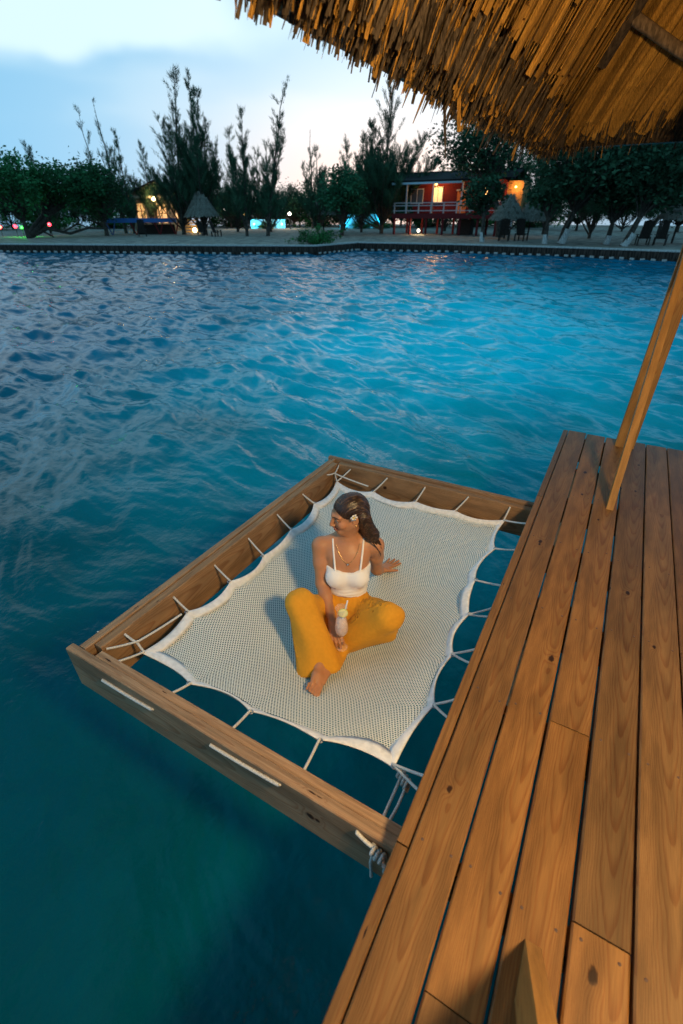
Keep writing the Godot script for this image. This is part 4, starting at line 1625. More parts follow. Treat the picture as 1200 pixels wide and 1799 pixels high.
func cocktail() -> void:
	var base := Vector3(-0.818, 0.890, -1.449)
	var t := thing("cocktail_glass", "tall stemmed glass of pale pink drink held in her right hand", "glass", base)
	var x := Transform3D(Basis(Vector3(1, 0, 0), 0.02), Vector3.ZERO)
	var mb := MB.new()
	mb.lathe(x, [Vector2(0.001, 0.0), Vector2(0.030, 0.0), Vector2(0.0305, 0.002), Vector2(0.012, 0.006), Vector2(0.005, 0.014), Vector2(0.0045, 0.075), Vector2(0.008, 0.092), Vector2(0.022, 0.102), Vector2(0.0315, 0.120), Vector2(0.0350, 0.145), Vector2(0.0330, 0.175), Vector2(0.0270, 0.210), Vector2(0.0235, 0.240), Vector2(0.0245, 0.265), Vector2(0.0290, 0.288), Vector2(0.0280, 0.288), Vector2(0.0235, 0.265), Vector2(0.0225, 0.240), Vector2(0.0260, 0.210), Vector2(0.0320, 0.175)], 24)
	part("glass_bowl", mb.done(), mats.glass, t)
	var d := MB.new()
	d.lathe(x, [Vector2(0.001, 0.097), Vector2(0.008, 0.098), Vector2(0.0205, 0.1045), Vector2(0.0298, 0.121), Vector2(0.0332, 0.145), Vector2(0.0312, 0.175), Vector2(0.0262, 0.205), Vector2(0.001, 0.206)], 24)
	part("drink", d.done(), mats.drink, t)
	var s := MB.new()
	s.tube([Vector3(-0.004, 0.15, 0.008), Vector3(0.012, 0.262, -0.012), Vector3(0.020, 0.320, -0.022)], [0.0042], 8)
	part("straw", s.done(), mats.petal, t)
	var l := MB.new()
	var lx := Transform3D(Basis(UP, 0.5) * Basis(Vector3.RIGHT, PI / 2 - 0.2), Vector3(0.016, 0.268, 0.016))
	l.lathe(lx, [Vector2(0.0005, -0.002), Vector2(0.022, -0.002), Vector2(0.022, 0.002), Vector2(0.0005, 0.002)], 18)
	var slice := part("lemon_slice", l.done(), mats.lemon, t)
	var r := MB.new()
	r.lathe(lx, [Vector2(0.0222, -0.0025), Vector2(0.0245, -0.0015), Vector2(0.0245, 0.0015), Vector2(0.0222, 0.0025)], 18)
	part("rind", r.done(), mats.rind, slice)


const GROUND := 0.60


func facing(x: float, z: float) -> float:      # the turn that sets local +z towards the jetty
	return atan2(-x, -z)


func slab(size: Vector3, at: Vector3, turn := Basis()) -> ArrayMesh:
	var m := MB.new()
	m.box(Transform3D(turn, at), size)
	return m.done()


func bulb_at(parent: Node3D, called: String, p: Vector3, r: float, m: Material, col: Color, e: float) -> void:
	var b := MB.new()
	b.ball(p, Vector3.ONE * r, Basis(), 10)
	part(called, b.done(), m, parent)
	if e > 0.0:
		omni("shore_light", parent.to_global(p) if parent.is_inside_tree() else p, col, e, r)


# a ragged thatch cone with its layers of leaf ends
func thatch_cone(sd: int, radius: float, high: float, layers: int) -> ArrayMesh:
	var r := rng(sd)
	var m := MB.new()
	var prof := []
	for i in 9:
		var t := i / 8.0
		prof.append(Vector2(maxf(0.02, radius * 0.93 * pow(1.0 - t, 0.85)), high * pow(t, 1.05)))
	m.lathe(Transform3D(), prof, 28)
	m.lathe(Transform3D(Basis(), Vector3(0, -0.01, 0)), [Vector2(0.02, high * 0.25), Vector2(radius * 0.9, 0.02)], 28)
	for k in layers:
		var t := k / float(layers)
		var ring: float = radius * pow(1.0 - t * 0.92, 0.85)
		for i in int(90 * (1.0 - t) + 14):
			var a := r.randf() * TAU
			var w := r.randf_range(0.06, 0.14)
			var p := Vector3(cos(a), 0, sin(a)) * ring
			var y := high * pow(t, 1.05)
			var l := r.randf_range(0.25, 0.5)
			var out := Vector3(cos(a), 0, sin(a))
			var side := Vector3(-sin(a), 0, cos(a)) * w
			var lo := p + Vector3(0, y - r.randf_range(0.02, 0.18), 0) + out * r.randf_range(0.0, 0.05)
			var hi := p * (1.0 - 0.30 * l) + Vector3(0, y + l * 0.7 * high / radius * 0.6 + 0.03, 0)
			var nn := (out + Vector3.UP).normalized()
			var f := m.v.size()
			m.vert(lo - side * 0.5, Vector2.ZERO, nn)
			m.vert(lo + side * 0.5, Vector2.ZERO, nn)
			m.vert(hi + side, Vector2.ZERO, nn)
			m.vert(hi - side, Vector2.ZERO, nn)
			m.tri(f, f + 1, f + 2)
			m.tri(f, f + 2, f + 3)
	return m.done()


func shore_buildings() -> void:
	# ---- the red house on stilts
	var h := thing("red_stilt_house", "red wooden house on stilts with white railing and glowing warm windows", "house", Vector3(-21.0, GROUND, -63.4))
	var wx0 := -6.0
	var wx1 := 6.4
	part("wall", slab(Vector3(10.8, 3.1, 4.0), Vector3(0.9, 3.75, -1.6)), mats.redwall, h)
	part("gable_wall", slab(Vector3(1.7, 3.0, 3.0), Vector3(7.15, 3.7, -2.0)), mats.ochre, h)
	var rf := MB.new()
	for s in [-1.0, 1.0]:
		rf.box(Transform3D(Basis(Vector3.RIGHT, 0.24 * s), Vector3(0.4, 5.78, -1.3 + 1.75 * s)), Vector3(14.2, 0.16, 4.1))
	part("roof", rf.done(), mats.darkroof, h)
	part("roof_edge", slab(Vector3(8.4, 0.34, 0.10), Vector3(-2.3, 5.18, 2.35)), mats.paleblue, h)
	part("deck_floor", slab(Vector3(12.6, 0.14, 5.0), Vector3(0.2, 2.12, 0.3)), mats.redwood, h)
	part("deck_edge", slab(Vector3(12.64, 0.50, 0.08), Vector3(0.2, 1.93, 2.82)), mats.redwood, h)
	for i in 7:
		part("stilt", slab(Vector3(0.22, 2.05, 0.22), Vector3(wx0 + 0.1 + i * 2.03, 1.02, 2.5)), mats.redwood, h)
		part("stilt", slab(Vector3(0.22, 2.05, 0.22), Vector3(wx0 + 0.1 + i * 2.03, 1.02, -1.6)), mats.redwood, h)
	for i in 9:
		part("railing_post", slab(Vector3(0.13, 1.05, 0.13), Vector3(wx0 + 0.15 + i * 1.52, 2.71, 2.72)), mats.whitewood, h)
	for q in [3.22, 2.95, 2.45]:
		part("rail", slab(Vector3(12.5, 0.09, 0.08), Vector3(0.2, q, 2.70)), mats.whitewood, h)
	for px in [-4.6, -1.4, 2.0, 5.9]:
		part("porch_post", slab(Vector3(0.15, 2.95, 0.15), Vector3(px, 3.66, 2.2)), mats.whitewood, h)
	# door and windows
	var door := part("door", slab(Vector3(1.15, 2.15, 0.10), Vector3(1.5, 3.28, 0.43)), mats.orangedoor, h)
	part("door_frame", slab(Vector3(1.4, 0.14, 0.12), Vector3(1.5, 4.42, 0.45)), mats.whitewood, h, Transform3D())
	for wdat in [[-1.4, 4.0, 1.1, 1.5, true], [-4.0, 3.9, 1.5, 1.4, false], [4.1, 3.8, 0.9, 1.4, true], [5.6, 3.9, 0.8, 1.1, false]]:
		var w := part("window", slab(Vector3(wdat[2], wdat[3], 0.06), Vector3(wdat[0], wdat[1], 0.44)), mats.winwarm if wdat[4] else mats.windim, h)
		for s in [-1.0, 0.0, 1.0]:
			part("frame", slab(Vector3(0.09, wdat[3] + 0.16, 0.09), Vector3(wdat[0] + s * wdat[2] * 0.5, wdat[1], 0.47)), mats.whitewood, w)
		for s in [-1.0, 1.0]:
			part("sill", slab(Vector3(wdat[2] + 0.1, 0.09, 0.11), Vector3(wdat[0], wdat[1] + s * wdat[3] * 0.5, 0.475)), mats.whitewood, w)
	bulb_at(h, "porch_lamp", Vector3(-1.3, 5.0, 1.6), 0.13, mats.bulbwarm, lin(1, 0.5, 0.14), 5.0)
	bulb_at(h, "porch_lamp", Vector3(4.5, 4.55, 1.7), 0.15, mats.bulbwarm, lin(1, 0.5, 0.14), 6.0)
	bulb_at(h, "porch_lamp", Vector3(7.3, 4.6, 0.1), 0.10, mats.bulbwarm, lin(1, 0.5, 0.14), 2.5)
	bulb_at(h, "floor_lamp", Vector3(-2.9, 0.45, 2.0), 0.16, mats.bulbwhite, lin(1, 0.72, 0.36), 5.0)
	# steps down at the landward end, with a white handrail
	for i in 8:
		part("step", slab(Vector3(1.1, 0.06, 0.28), Vector3(7.3, 2.0 - i * 0.25, 1.0 + i * 0.28)), mats.whitewood, h)
	for s in [6.75, 7.85]:
		part("handrail", slab(Vector3(0.09, 0.10, 3.2), Vector3(s, 2.05, 2.2), Basis(Vector3.RIGHT, 0.73)), mats.whitewood, h)
		for i in 3:
			part("baluster", slab(Vector3(0.10, 1.2, 0.10), Vector3(s, 2.5 - i * 0.9, 1.0 + i * 1.0)), mats.whitewood, h)
	part("crate", slab(Vector3(1.6, 1.5, 1.4), Vector3(2.3, 0.78, 0.4)), mats.darkwood, h)
	# ---- the lit house behind the trees on the left
	var g := thing("pale_house", "pale house with warm floodlit front seen between the tree trunks on the left", "house", Vector3(-65.6, GROUND, -59.9), facing(-65.6, -59.9))
	part("wall", slab(Vector3(8.0, 4.6, 5.0), Vector3(0, 2.3, -2.6)), mats.cream, g)
	var gm := MB.new()
	gm.face([Vector3(-4.0, 4.6, -0.09), Vector3(0, 6.2, -0.09), Vector3(4.0, 4.6, -0.09)])
	gm.face([Vector3(-4.0, 4.6, -5.1), Vector3(4.0, 4.6, -5.1), Vector3(0, 6.2, -5.1)])
	part("gable", gm.done(), mats.cream, g)
	var r2 := MB.new()
	for s in [-1.0, 1.0]:
		r2.box(Transform3D(Basis(Vector3.BACK, -0.38 * s), Vector3(2.25 * s, 5.42, -2.0)), Vector3(4.9, 0.16, 7.4))
	part("roof", r2.done(), mats.darkroof, g)
	for i in 5:
		part("porch_column", slab(Vector3(0.26, 4.2, 0.26), Vector3(-3.4 + i * 1.7, 2.1, 1.1)), mats.cream, g)
	part("porch_beam", slab(Vector3(8.0, 0.3, 0.3), Vector3(0, 4.35, 1.1)), mats.cream, g)
	for wdat in [[-2.5, 2.6, 1.2, 1.9], [0.4, 2.3, 1.3, 2.5], [2.7, 2.6, 1.0, 1.9], [0.0, 4.0, 0.9, 0.6]]:
		var w := part("window", slab(Vector3(wdat[2], wdat[3], 0.08), Vector3(wdat[0], wdat[1], -0.06)), mats.winbright, g)
		part("frame", slab(Vector3(0.10, wdat[3], 0.10), Vector3(wdat[0], wdat[1], -0.03)), mats.darkwood, w)
		part("frame", slab(Vector3(wdat[2], 0.10, 0.10), Vector3(wdat[0], wdat[1], -0.028)), mats.darkwood, w)
	bulb_at(g, "porch_lamp", Vector3(-0.4, 4.1, 1.75), 0.24, mats.flood, lin(1, 0.58, 0.22), 40.0)
	bulb_at(g, "porch_lamp", Vector3(2.4, 3.7, 1.5), 0.2, mats.bulbwarm, lin(1, 0.55, 0.18), 20.0)
	# ---- the long blue shelter
	var s0 := Vector2(-58.66, -45.11)
	var s1 := Vector2(-53.45, -51.18)
	var mid := (s0 + s1) * 0.5
	var along := (s1 - s0).angle()
	var b := thing("blue_shelter", "long low shelter with a blue fascia board on raking legs", "shelter", Vector3(mid.x, GROUND, mid.y), -along)
	part("fascia", slab(Vector3(8.2, 0.46, 0.10), Vector3(0, 1.55, 1.1)), mats.bluepaint, b)
	part("roof_sheet", slab(Vector3(8.0, 0.07, 2.2), Vector3(0, 1.72, 0.0)), mats.bluepaint, b)
	part("counter", slab(Vector3(4.6, 1.05, 0.6), Vector3(1.6, 0.55, -0.5)), mats.darkwood, b)
	for x in [-3.7, -0.9, 1.9, 3.8]:
		for s in [-1.0, 1.0]:
			part("leg", slab(Vector3(0.14, 1.5, 0.14), Vector3(x + 0.28 * s, 0.72, 1.0), Basis(Vector3.BACK, -0.35 * s)), mats.redwood if x > -1.0 else mats.bluewood, b)
	# ---- thatched umbrellas with loungers beneath
	var u := thing("thatched_umbrella", "thatched beach umbrella right of the bright lamp, tallest of the left shore", "beach umbrella", Vector3(-47.5, GROUND, -50.0), 0.3, "thatched beach umbrellas")
	part("thatch", thatch_cone(5, 2.15, 2.5, 9), mats.thatch, u, Transform3D(Basis(), Vector3(0, 2.0, 0)))
	var pm := MB.new()
	pm.tube([Vector3(0, 0, 0), Vector3(0.03, 2.4, 0), Vector3(0, 4.5, 0)], [0.10, 0.09, 0.06], 9)
	part("post", pm.done(), mats.darkwood, u)
	for i in 4:
		var a := i * PI / 2 + 0.6
		var sp := MB.new()
		sp.tube([Vector3(0, 1.5, 0), Vector3(cos(a) * 1.3, 2.15, sin(a) * 1.3)], [0.05], 6)
		part("strut", sp.done(), mats.darkwood, u)
	copy(u, Vector3(-42.5, GROUND, -70.1), 1.1, "distant thatched umbrella behind the green bush on the sea wall", 1.08)
	copy(u, Vector3(-12.3, GROUND, -55.2), 2.0, "grey thatched umbrella in front of the red house steps", 0.84)
	copy(u, Vector3(-10.4, GROUND, -57.0), 0.7, "thatched umbrella half hidden behind its twin beside the red house", 0.80)
	copy(u, Vector3(2.1, GROUND, -53.0), 2.6, "thatched umbrella at the right edge of the far shore", 0.86)
	# ---- loungers
	var c := thing("beach_chair", "dark beach chair under the left thatched umbrella, nearer the glowing crate", "chair", Vector3(-45.9, GROUND, -48.1), 0.2, "dark beach chairs along the shore")
	var seat := MB.new()
	for i in 5:
		seat.box(Transform3D(Basis(Vector3.RIGHT, -0.15), Vector3(0, 0.42 + 0.02 * i, 0.30 - i * 0.14)), Vector3(0.66, 0.03, 0.12))
	part("seat", seat.done(), mats.darkwood, c)
	var bk := MB.new()
	for i in 6:
		bk.box(Transform3D(Basis(Vector3.RIGHT, 0.35), Vector3(-0.29 + i * 0.116, 0.98, 0.52)), Vector3(0.11, 1.25 - 0.05 * absf(i - 2.5), 0.03))
	part("backrest", bk.done(), mats.darkwood, c)
	for s in [-1.0, 1.0]:
		part("arm", slab(Vector3(0.12, 0.035, 0.85), Vector3(0.40 * s, 0.66, 0.10)), mats.darkwood, c)
		part("leg", slab(Vector3(0.07, 0.66, 0.12), Vector3(0.36 * s, 0.33, -0.28)), mats.darkwood, c)
		part("leg", slab(Vector3(0.07, 0.55, 0.12), Vector3(0.36 * s, 0.26, 0.50)), mats.darkwood, c)
	copy(c, Vector3(-42.8, GROUND, -47.1), -0.3, "dark beach chair standing just right of the left thatched umbrella", 1.0)
	copy(c, Vector3(-50.3, GROUND, -42.9), 0.9, "dark beach chair in front of the blue shelter", 1.1)
	copy(c, Vector3(-11.5, GROUND, -51.6), 0.1, "left of two dark beach chairs by the red house steps", 1.15)
	copy(c, Vector3(-10.0, GROUND, -52.1), -0.2, "right of two dark beach chairs by the red house steps", 1.15)
	copy(c, Vector3(-0.1, GROUND, -49.5), 0.2, "left of two dark beach chairs at the right edge of the shore", 1.1)
	copy(c, Vector3(1.15, GROUND, -49.7), -0.1, "right of two dark beach chairs at the right edge of the shore", 1.1)


func cone_tuft(m: MB, r: RandomNumberGenerator, p: Vector3, dir: Vector3, n: int, l: float, w: float) -> void:
	for i in n:
		var d := (dir + Vector3(r.randf_range(-1, 1), r.randf_range(-0.7, 0.9), r.randf_range(-1, 1)) * 0.75).normalized()
		var s := d.cross(Vector3(r.randf_range(-1, 1), r.randf_range(-1, 1), r.randf_range(-1, 1))).normalized() * w * r.randf_range(0.5, 1.2)
		var q := p + Vector3(r.randf_range(-1, 1), r.randf_range(-1, 1), r.randf_range(-1, 1)) * l * 0.35
		var e := q + d * l * r.randf_range(0.5, 1.2)
		var f := m.v.size()
		m.vert(q - s)
		m.vert(q + s)
		m.vert(e)
		m.tri(f, f + 1, f + 2)


# an ironwood tree: several upswept stems, thin plumes of needles
func ironwood(called: String, label: String, at: Vector3, h: float, spread: float, stems: int, dense: float, lean: Vector3, sd: int, group := "feathery trees on the far shore") -> Node3D:
	var t := thing(called, label, "tree", at, 0.0, group)
	var r := rng(sd)
	var wood := MB.new()
	var leaf := MB.new()
	leaf.has_col = true
	var all := int(stems * 2.8)
	for k in all:
		var a := TAU * (k + r.randf() * 0.8) / all
		var rad := spread * (0.05 if k == 0 else r.randf_range(0.15, 0.85))
		var off := Vector3(cos(a), 0, sin(a)) * rad
		var hh := h * (1.0 if k == 0 else lerpf(0.98, 0.34, pow(r.randf(), 0.62)) - 0.18 * rad / spread)
		var pts := []
		var start := 0.0 if k == 0 else r.randf_range(0.05, 0.22)
		for i in 7:
			var q := i / 6.0
			pts.append(off * pow(q, 0.85) + lean * pow(start + (1.0 - start) * q, 1.2) * hh / h + Vector3(0, -0.1 + h * start * 0.5 + (hh - h * start * 0.5) * q, 0) + Vector3(r.randf_range(-1, 1), 0, r.randf_range(-1, 1)) * 0.014 * h * q)
		var r0 := (0.017 if k == 0 else 0.008) * h
		wood.tube(pts, [r0, r0 * 0.8, r0 * 0.62, r0 * 0.45, r0 * 0.3, r0 * 0.18, r0 * 0.08], 6)
		var bare := r.randf() < 0.18
		var n_br := int(3.8 * dense * hh * (0.35 if bare else 1.0)) + 4
		for b in n_br:
			var q := lerpf(0.22, 0.99, r.randf())
			var i := mini(int(q * 6.0), 5)
			var p: Vector3 = pts[i].lerp(pts[i + 1], q * 6.0 - i)
			var ang := r.randf() * TAU
			var l := (0.35 + spread * 0.36 * pow(1.0 - q, 0.7)) * r.randf_range(0.3, 1.5)
			var d := Vector3(cos(ang), r.randf_range(0.7, 2.4), sin(ang)).normalized()
			var tip := p + d * l + Vector3(0, l * 0.2, 0)
			wood.tube([p, tip], [0.018 * (1.2 - q) + 0.004, 0.005], 4)
			var tone := r.randf_range(0.55, 1.45)
			leaf.col = Color(0.038 * tone, 0.095 * tone, 0.052 * tone)
			var n := int(3 + l * 3.0)
			for j in n:
				var u := 0.3 + 0.75 * j / n
				cone_tuft(leaf, r, p.lerp(tip, u), d + Vector3(0, 0.35, 0), 4 + int(r.randf() * 9.0 * dense), 0.42, 0.027)
		for j in 8:
			var q2 := 0.70 + 0.30 * j / 8.0
			var i2 := mini(int(q2 * 6.0), 5)
			cone_tuft(leaf, r, pts[i2].lerp(pts[i2 + 1], q2 * 6.0 - i2), UP, 3 if bare else r.randi_range(2, 8), 0.34, 0.025)
	part("trunk", wood.done(), mats.trunk, t)
	part("crown", leaf.done(), mats.foliage, t)
	return t


# a broad-leaved tree: forked limbs and clumps of leaves with gaps between
func broadleaf(called: String, label: String, at: Vector3, h: float, spread: float, clear: float, lean: Vector3, tone: Color, clumps: int, sd: int, white := false, group := "leafy trees on the far shore") -> Node3D:
	var t := thing(called, label, "tree", at, 0.0, group)
	var r := rng(sd)
	var wood := MB.new()
	var leaf := MB.new()
	leaf.has_col = true
	var r0 := 0.05 + 0.026 * h
	var fork := Vector3(0, clear, 0) + lean * 0.5
	var trunk := [Vector3(0, -0.1, 0), Vector3(r.randf_range(-0.1, 0.1), clear * 0.35, 0) + lean * 0.12, fork * 0.7 + Vector3(0, clear * 0.02, 0), fork]
	wood.tube(trunk, [r0 * 1.3, r0, r0 * 0.85, r0 * 0.75], 8)
	var centre := Vector3(0, (h + clear) * 0.52, 0) + lean
	for k in clumps:
		var d := Vector3(r.randfn(), r.randfn() * 0.8 + 0.1, r.randfn()).normalized()
		var q := centre + d * Vector3(spread, (h - clear) * 0.52, spread) * pow(r.randf(), 0.45) * (1.18 if k % 7 == 0 else 1.0)
		q.y = minf(q.y, h - 0.15)
		if k % 3 == 0:
			var m := fork.lerp(q, 0.5) + Vector3(r.randf_range(-0.2, 0.2), 0.15, r.randf_range(-0.2, 0.2))
			wood.tube([fork.lerp(trunk[2], r.randf()), m, q], [r0 * 0.42, r0 * 0.2, 0.015], 5)
		var v := r.randf_range(0.55, 1.45)
		var size := r.randf_range(0.4, 0.8) * spread * 0.28 + 0.16
		for i in 38:
			var e := Vector3(r.randfn(), r.randfn() * 0.7, r.randfn()) * size * r.randf_range(0.4, 1.0)
			var w := v * r.randf_range(0.7, 1.3)
			leaf.col = Color(tone.r * w, tone.g * w, tone.b * w)
			var x := Vector3(r.randf_range(-1, 1), r.randf_range(-0.6, 0.6), r.randf_range(-1, 1)).normalized() * r.randf_range(0.13, 0.26)
			var z := x.cross(Vector3(r.randf_range(-1, 1), r.randf_range(0.2, 1), r.randf_range(-1, 1))).normalized() * x.length() * 0.5
			var f := leaf.v.size()
			leaf.vert(q + e - x)
			leaf.vert(q + e + z)
			leaf.vert(q + e + x)
			leaf.vert(q + e - z)
			leaf.tri(f, f + 1, f + 2)
			leaf.tri(f, f + 2, f + 3)
	part("trunk", wood.done(), mats.trunk, t)
	if white:
		var wm := MB.new()
		wm.tube([Vector3(0, -0.05, 0), Vector3(trunk[1].x, clear * 0.35, 0) + lean * 0.12], [r0 * 1.34, r0 * 1.08], 9)
		part("white_painted_base", wm.done(), mats.white_trunk, t)
	part("crown", leaf.done(), mats.foliage, t)
	return t


func shore_trees() -> void:
	var dark := Color(0.030, 0.080, 0.040)
	var green := Color(0.036, 0.16, 0.055)
	var y := GROUND
	broadleaf("leafy_tree", "rounded leafy tree at the far left edge above the red lights", Vector3(-58.5, y, -34.6), 7.4, 3.2, 1.9, Vector3(0.2, 0, 0.4), green, 120, 1)
	# the sea grape that leans along the beach on sprawling limbs
	var sg := broadleaf("leaning_tree", "leaning sea grape with dark sprawling limbs low over the left beach", Vector3(-60.3, y, -35.6), 6.6, 4.4, 2.5, Vector3(2.4, 0.4, -4.6), Color(0.026, 0.11, 0.040), 150, 2, false, "")
	var low := MB.new()
	low.tube([Vector3(0.1, 0.1, -0.1), Vector3(1.2, 0.9, -1.7), Vector3(2.3, 0.35, -3.6), Vector3(3.4, 0.9, -5.4), Vector3(4.6, 0.75, -7.0)], [0.24, 0.2, 0.15, 0.12, 0.07], 7)
	low.tube([Vector3(2.0, 0.5, -3.0), Vector3(2.9, 1.3, -4.4), Vector3(3.4, 0.9, -5.4), Vector3(3.9, 1.6, -6.2)], [0.10, 0.1, 0.08, 0.04], 6)
	low.tube([Vector3(0.8, 0.7, -1.2), Vector3(1.5, 0.1, -1.9), Vector3(1.6, -0.1, -2.0)], [0.12, 0.09, 0.07], 6)
	low.tube([Vector3(0.3, 0.3, -0.3), Vector3(1.3, 2.1, -2.2), Vector3(2.2, 3.2, -4.4)], [0.26, 0.2, 0.12], 7)
	part("sprawling_limb", low.done(), mats.trunk, sg)
	ironwood("feathery_tree", "sparse feathery tree with thin bare spires behind the leaning sea grape", Vector3(-67.7, y, -51.4), 13.4, 6.0, 9, 0.6, Vector3(0, 0, 0), 3)
	broadleaf("leafy_tree", "dark leafy tree in front of the blue shelter", Vector3(-56.0, y, -42.5), 6.6, 2.9, 1.8, Vector3(0, 0, 0), Color(0.020, 0.075, 0.032), 100, 4)
	ironwood("feathery_tree", "tall feathery tree rising over the blue shelter with the highest spires", Vector3(-51.2, y, -50.2), 15.8, 6.0, 7, 0.85, Vector3(1.2, 0, -1.0), 5)
	ironwood("feathery_tree", "tall multi-stemmed feathery tree left of the thatched umbrella", Vector3(-48.8, y, -51.4), 15.4, 6.5, 8, 0.9, Vector3(0.3, 0, -0.2), 6)
	ironwood("feathery_tree", "thin spire of needles left of the tall feathery trees", Vector3(-60.5, y, -49.0), 13.6, 1.7, 3, 0.30, Vector3(-0.5, 0, 0.4), 7)
	ironwood("feathery_tree", "feathery tree standing just behind the thatched umbrella", Vector3(-51.6, y, -61.2), 12.0, 5.5, 7, 0.9, Vector3(0, 0, 0), 8)
	ironwood("feathery_tree", "slender feathery tree, first of two on the open sand right of the umbrella", Vector3(-40.7, y, -49.8), 11.2, 3.6, 3, 0.9, Vector3(0.5, 0, -0.4), 9)
	ironwood("feathery_tree", "slender tree leaning right with one long spire against the glow", Vector3(-38.5, y, -50.9), 13.8, 3.4, 3, 0.9, Vector3(2.4, 0, -1.6), 10)
	ironwood("feathery_tree", "thin distant feathery tree in the pink gap of the skyline", Vector3(-50.8, y, -80.2), 13.6, 3.0, 2, 0.6, Vector3(0, 0, 0), 11)
	broadleaf("leafy_tree", "bright green rounded tree behind the bush on the sea wall", Vector3(-30.9, y, -55.0), 6.3, 2.5, 1.7, Vector3(0, 0, 0), Color(0.028, 0.12, 0.055), 110, 12)
	ironwood("feathery_tree", "broad dark feathery tree towering left of the red house", Vector3(-29.4, y, -62.6), 15.0, 8.0, 11, 1.2, Vector3(0.4, 0, 0), 13)
	ironwood("feathery_tree", "dense dark feathery tree behind the red house roof", Vector3(-25.6, y, -76.0), 11.6, 6.4, 6, 1.2, Vector3(1.5, 0, 0), 14)
	broadleaf("leafy_tree", "small tree with a white painted foot before the red house steps", Vector3(-12.7, y, -48.5), 4.9, 1.5, 2.2, Vector3(-0.5, 0, -0.3), dark, 46, 15, true)
	broadleaf("leafy_tree", "small drooping tree with a white painted foot beside the dark trunk", Vector3(-7.3, y, -48.2), 4.8, 1.6, 1.9, Vector3(-0.2, 0, 0), dark, 50, 16, true)
	broadleaf("leafy_tree", "great dark tree with a thick leaning trunk, largest on the right shore", Vector3(-6.2, y, -49.8), 8.2, 5.2, 3.0, Vector3(1.3, 0, -0.6), dark, 230, 17, true)
	broadleaf("leafy_tree", "slim tree with white foot between the great dark tree and the leaning one", Vector3(-2.7, y, -50.3), 5.6, 2.2, 1.7, Vector3(0.2, 0, 0), dark, 80, 18, true)
	broadleaf("leafy_tree", "tree leaning right on a white painted foot near the right edge chairs", Vector3(-1.3, y, -47.6), 6.6, 3.0, 2.4, Vector3(1.5, 0, -0.5), dark, 120, 19, true)
	broadleaf("leafy_tree", "dark tree filling the gap under the eave at the right edge", Vector3(1.5, y, -62.0), 9.0, 4.8, 3.0, Vector3(0, 0, 0), dark, 190, 20)
	ironwood("feathery_tree", "dark feathery tree half hidden by the eave on the right", Vector3(-11.0, y, -70.0), 11.8, 6.0, 5, 1.2, Vector3(0, 0, 0), 21)
	broadleaf("leafy_tree", "high crowned dark tree hanging over the red house roof", Vector3(-13.6, y, -58.8), 10.5, 4.4, 5.0, Vector3(-3.4, 0, -0.5), dark, 150, 22)
	ironwood("feathery_tree", "low feathery tree filling the skyline between sea grape and blue shelter", Vector3(-66.0, y, -59.0), 10.5, 5.5, 5, 0.9, Vector3(0, 0, 0), 23)
	ironwood("feathery_tree", "low feathery tree behind the two slender leaning trees", Vector3(-47.0, y, -63.0), 10.0, 5.5, 5, 0.9, Vector3(0, 0, 0), 24)
	ironwood("feathery_tree", "low feathery tree behind the bright green rounded tree", Vector3(-40.0, y, -72.0), 11.0, 6.0, 5, 0.9, Vector3(0, 0, 0), 25)
	ironwood("feathery_tree", "feathery tree against the glow left of the towering dark tree", Vector3(-38.5, y, -62.0), 9.0, 4.2, 4, 0.8, Vector3(0, 0, 0), 26)
	ironwood("feathery_tree", "feathery tree that screens the pale house front", Vector3(-59.3, y, -49.3), 10.5, 3.0, 4, 0.8, Vector3(0, 0, 0), 27)
	ironwood("feathery_tree", "feathery tree whose crown meets the eave above the twin umbrellas", Vector3(-14.5, y, -67.0), 12.5, 5.0, 6, 1.1, Vector3(0, 0, 0), 41)
	ironwood("feathery_tree", "feathery tree just under the eave, left of the right edge", Vector3(-5.0, y, -61.0), 10.5, 5.0, 6, 1.1, Vector3(0, 0, 0), 42)
	ironwood("feathery_tree", "feathery tree between the towering tree and the bright green one", Vector3(-34.0, y, -66.0), 10.5, 5.0, 6, 1.0, Vector3(0, 0, 0), 43)
	ironwood("feathery_tree", "feathery tree between the leafy far left tree and the sparse spires", Vector3(-70.0, y, -44.5), 9.5, 5.0, 6, 1.0, Vector3(0, 0, 0), 44)
	# a rank of trees at the back of the island
	var a := ironwood("back_feathery_tree", "feathery tree at the back of the island, far left edge", Vector3(-97, y, -55), 10.0, 6.0, 6, 1.1, Vector3(0, 0, 0), 30, "trees at the back of the island")
	var b := broadleaf("back_leafy_tree", "low dark tree at the back of the island behind the leaning trunk", Vector3(-92, y, -60), 7.6, 5.4, 1.2, Vector3(0, 0, 0), dark, 170, 31, false, "trees at the back of the island")
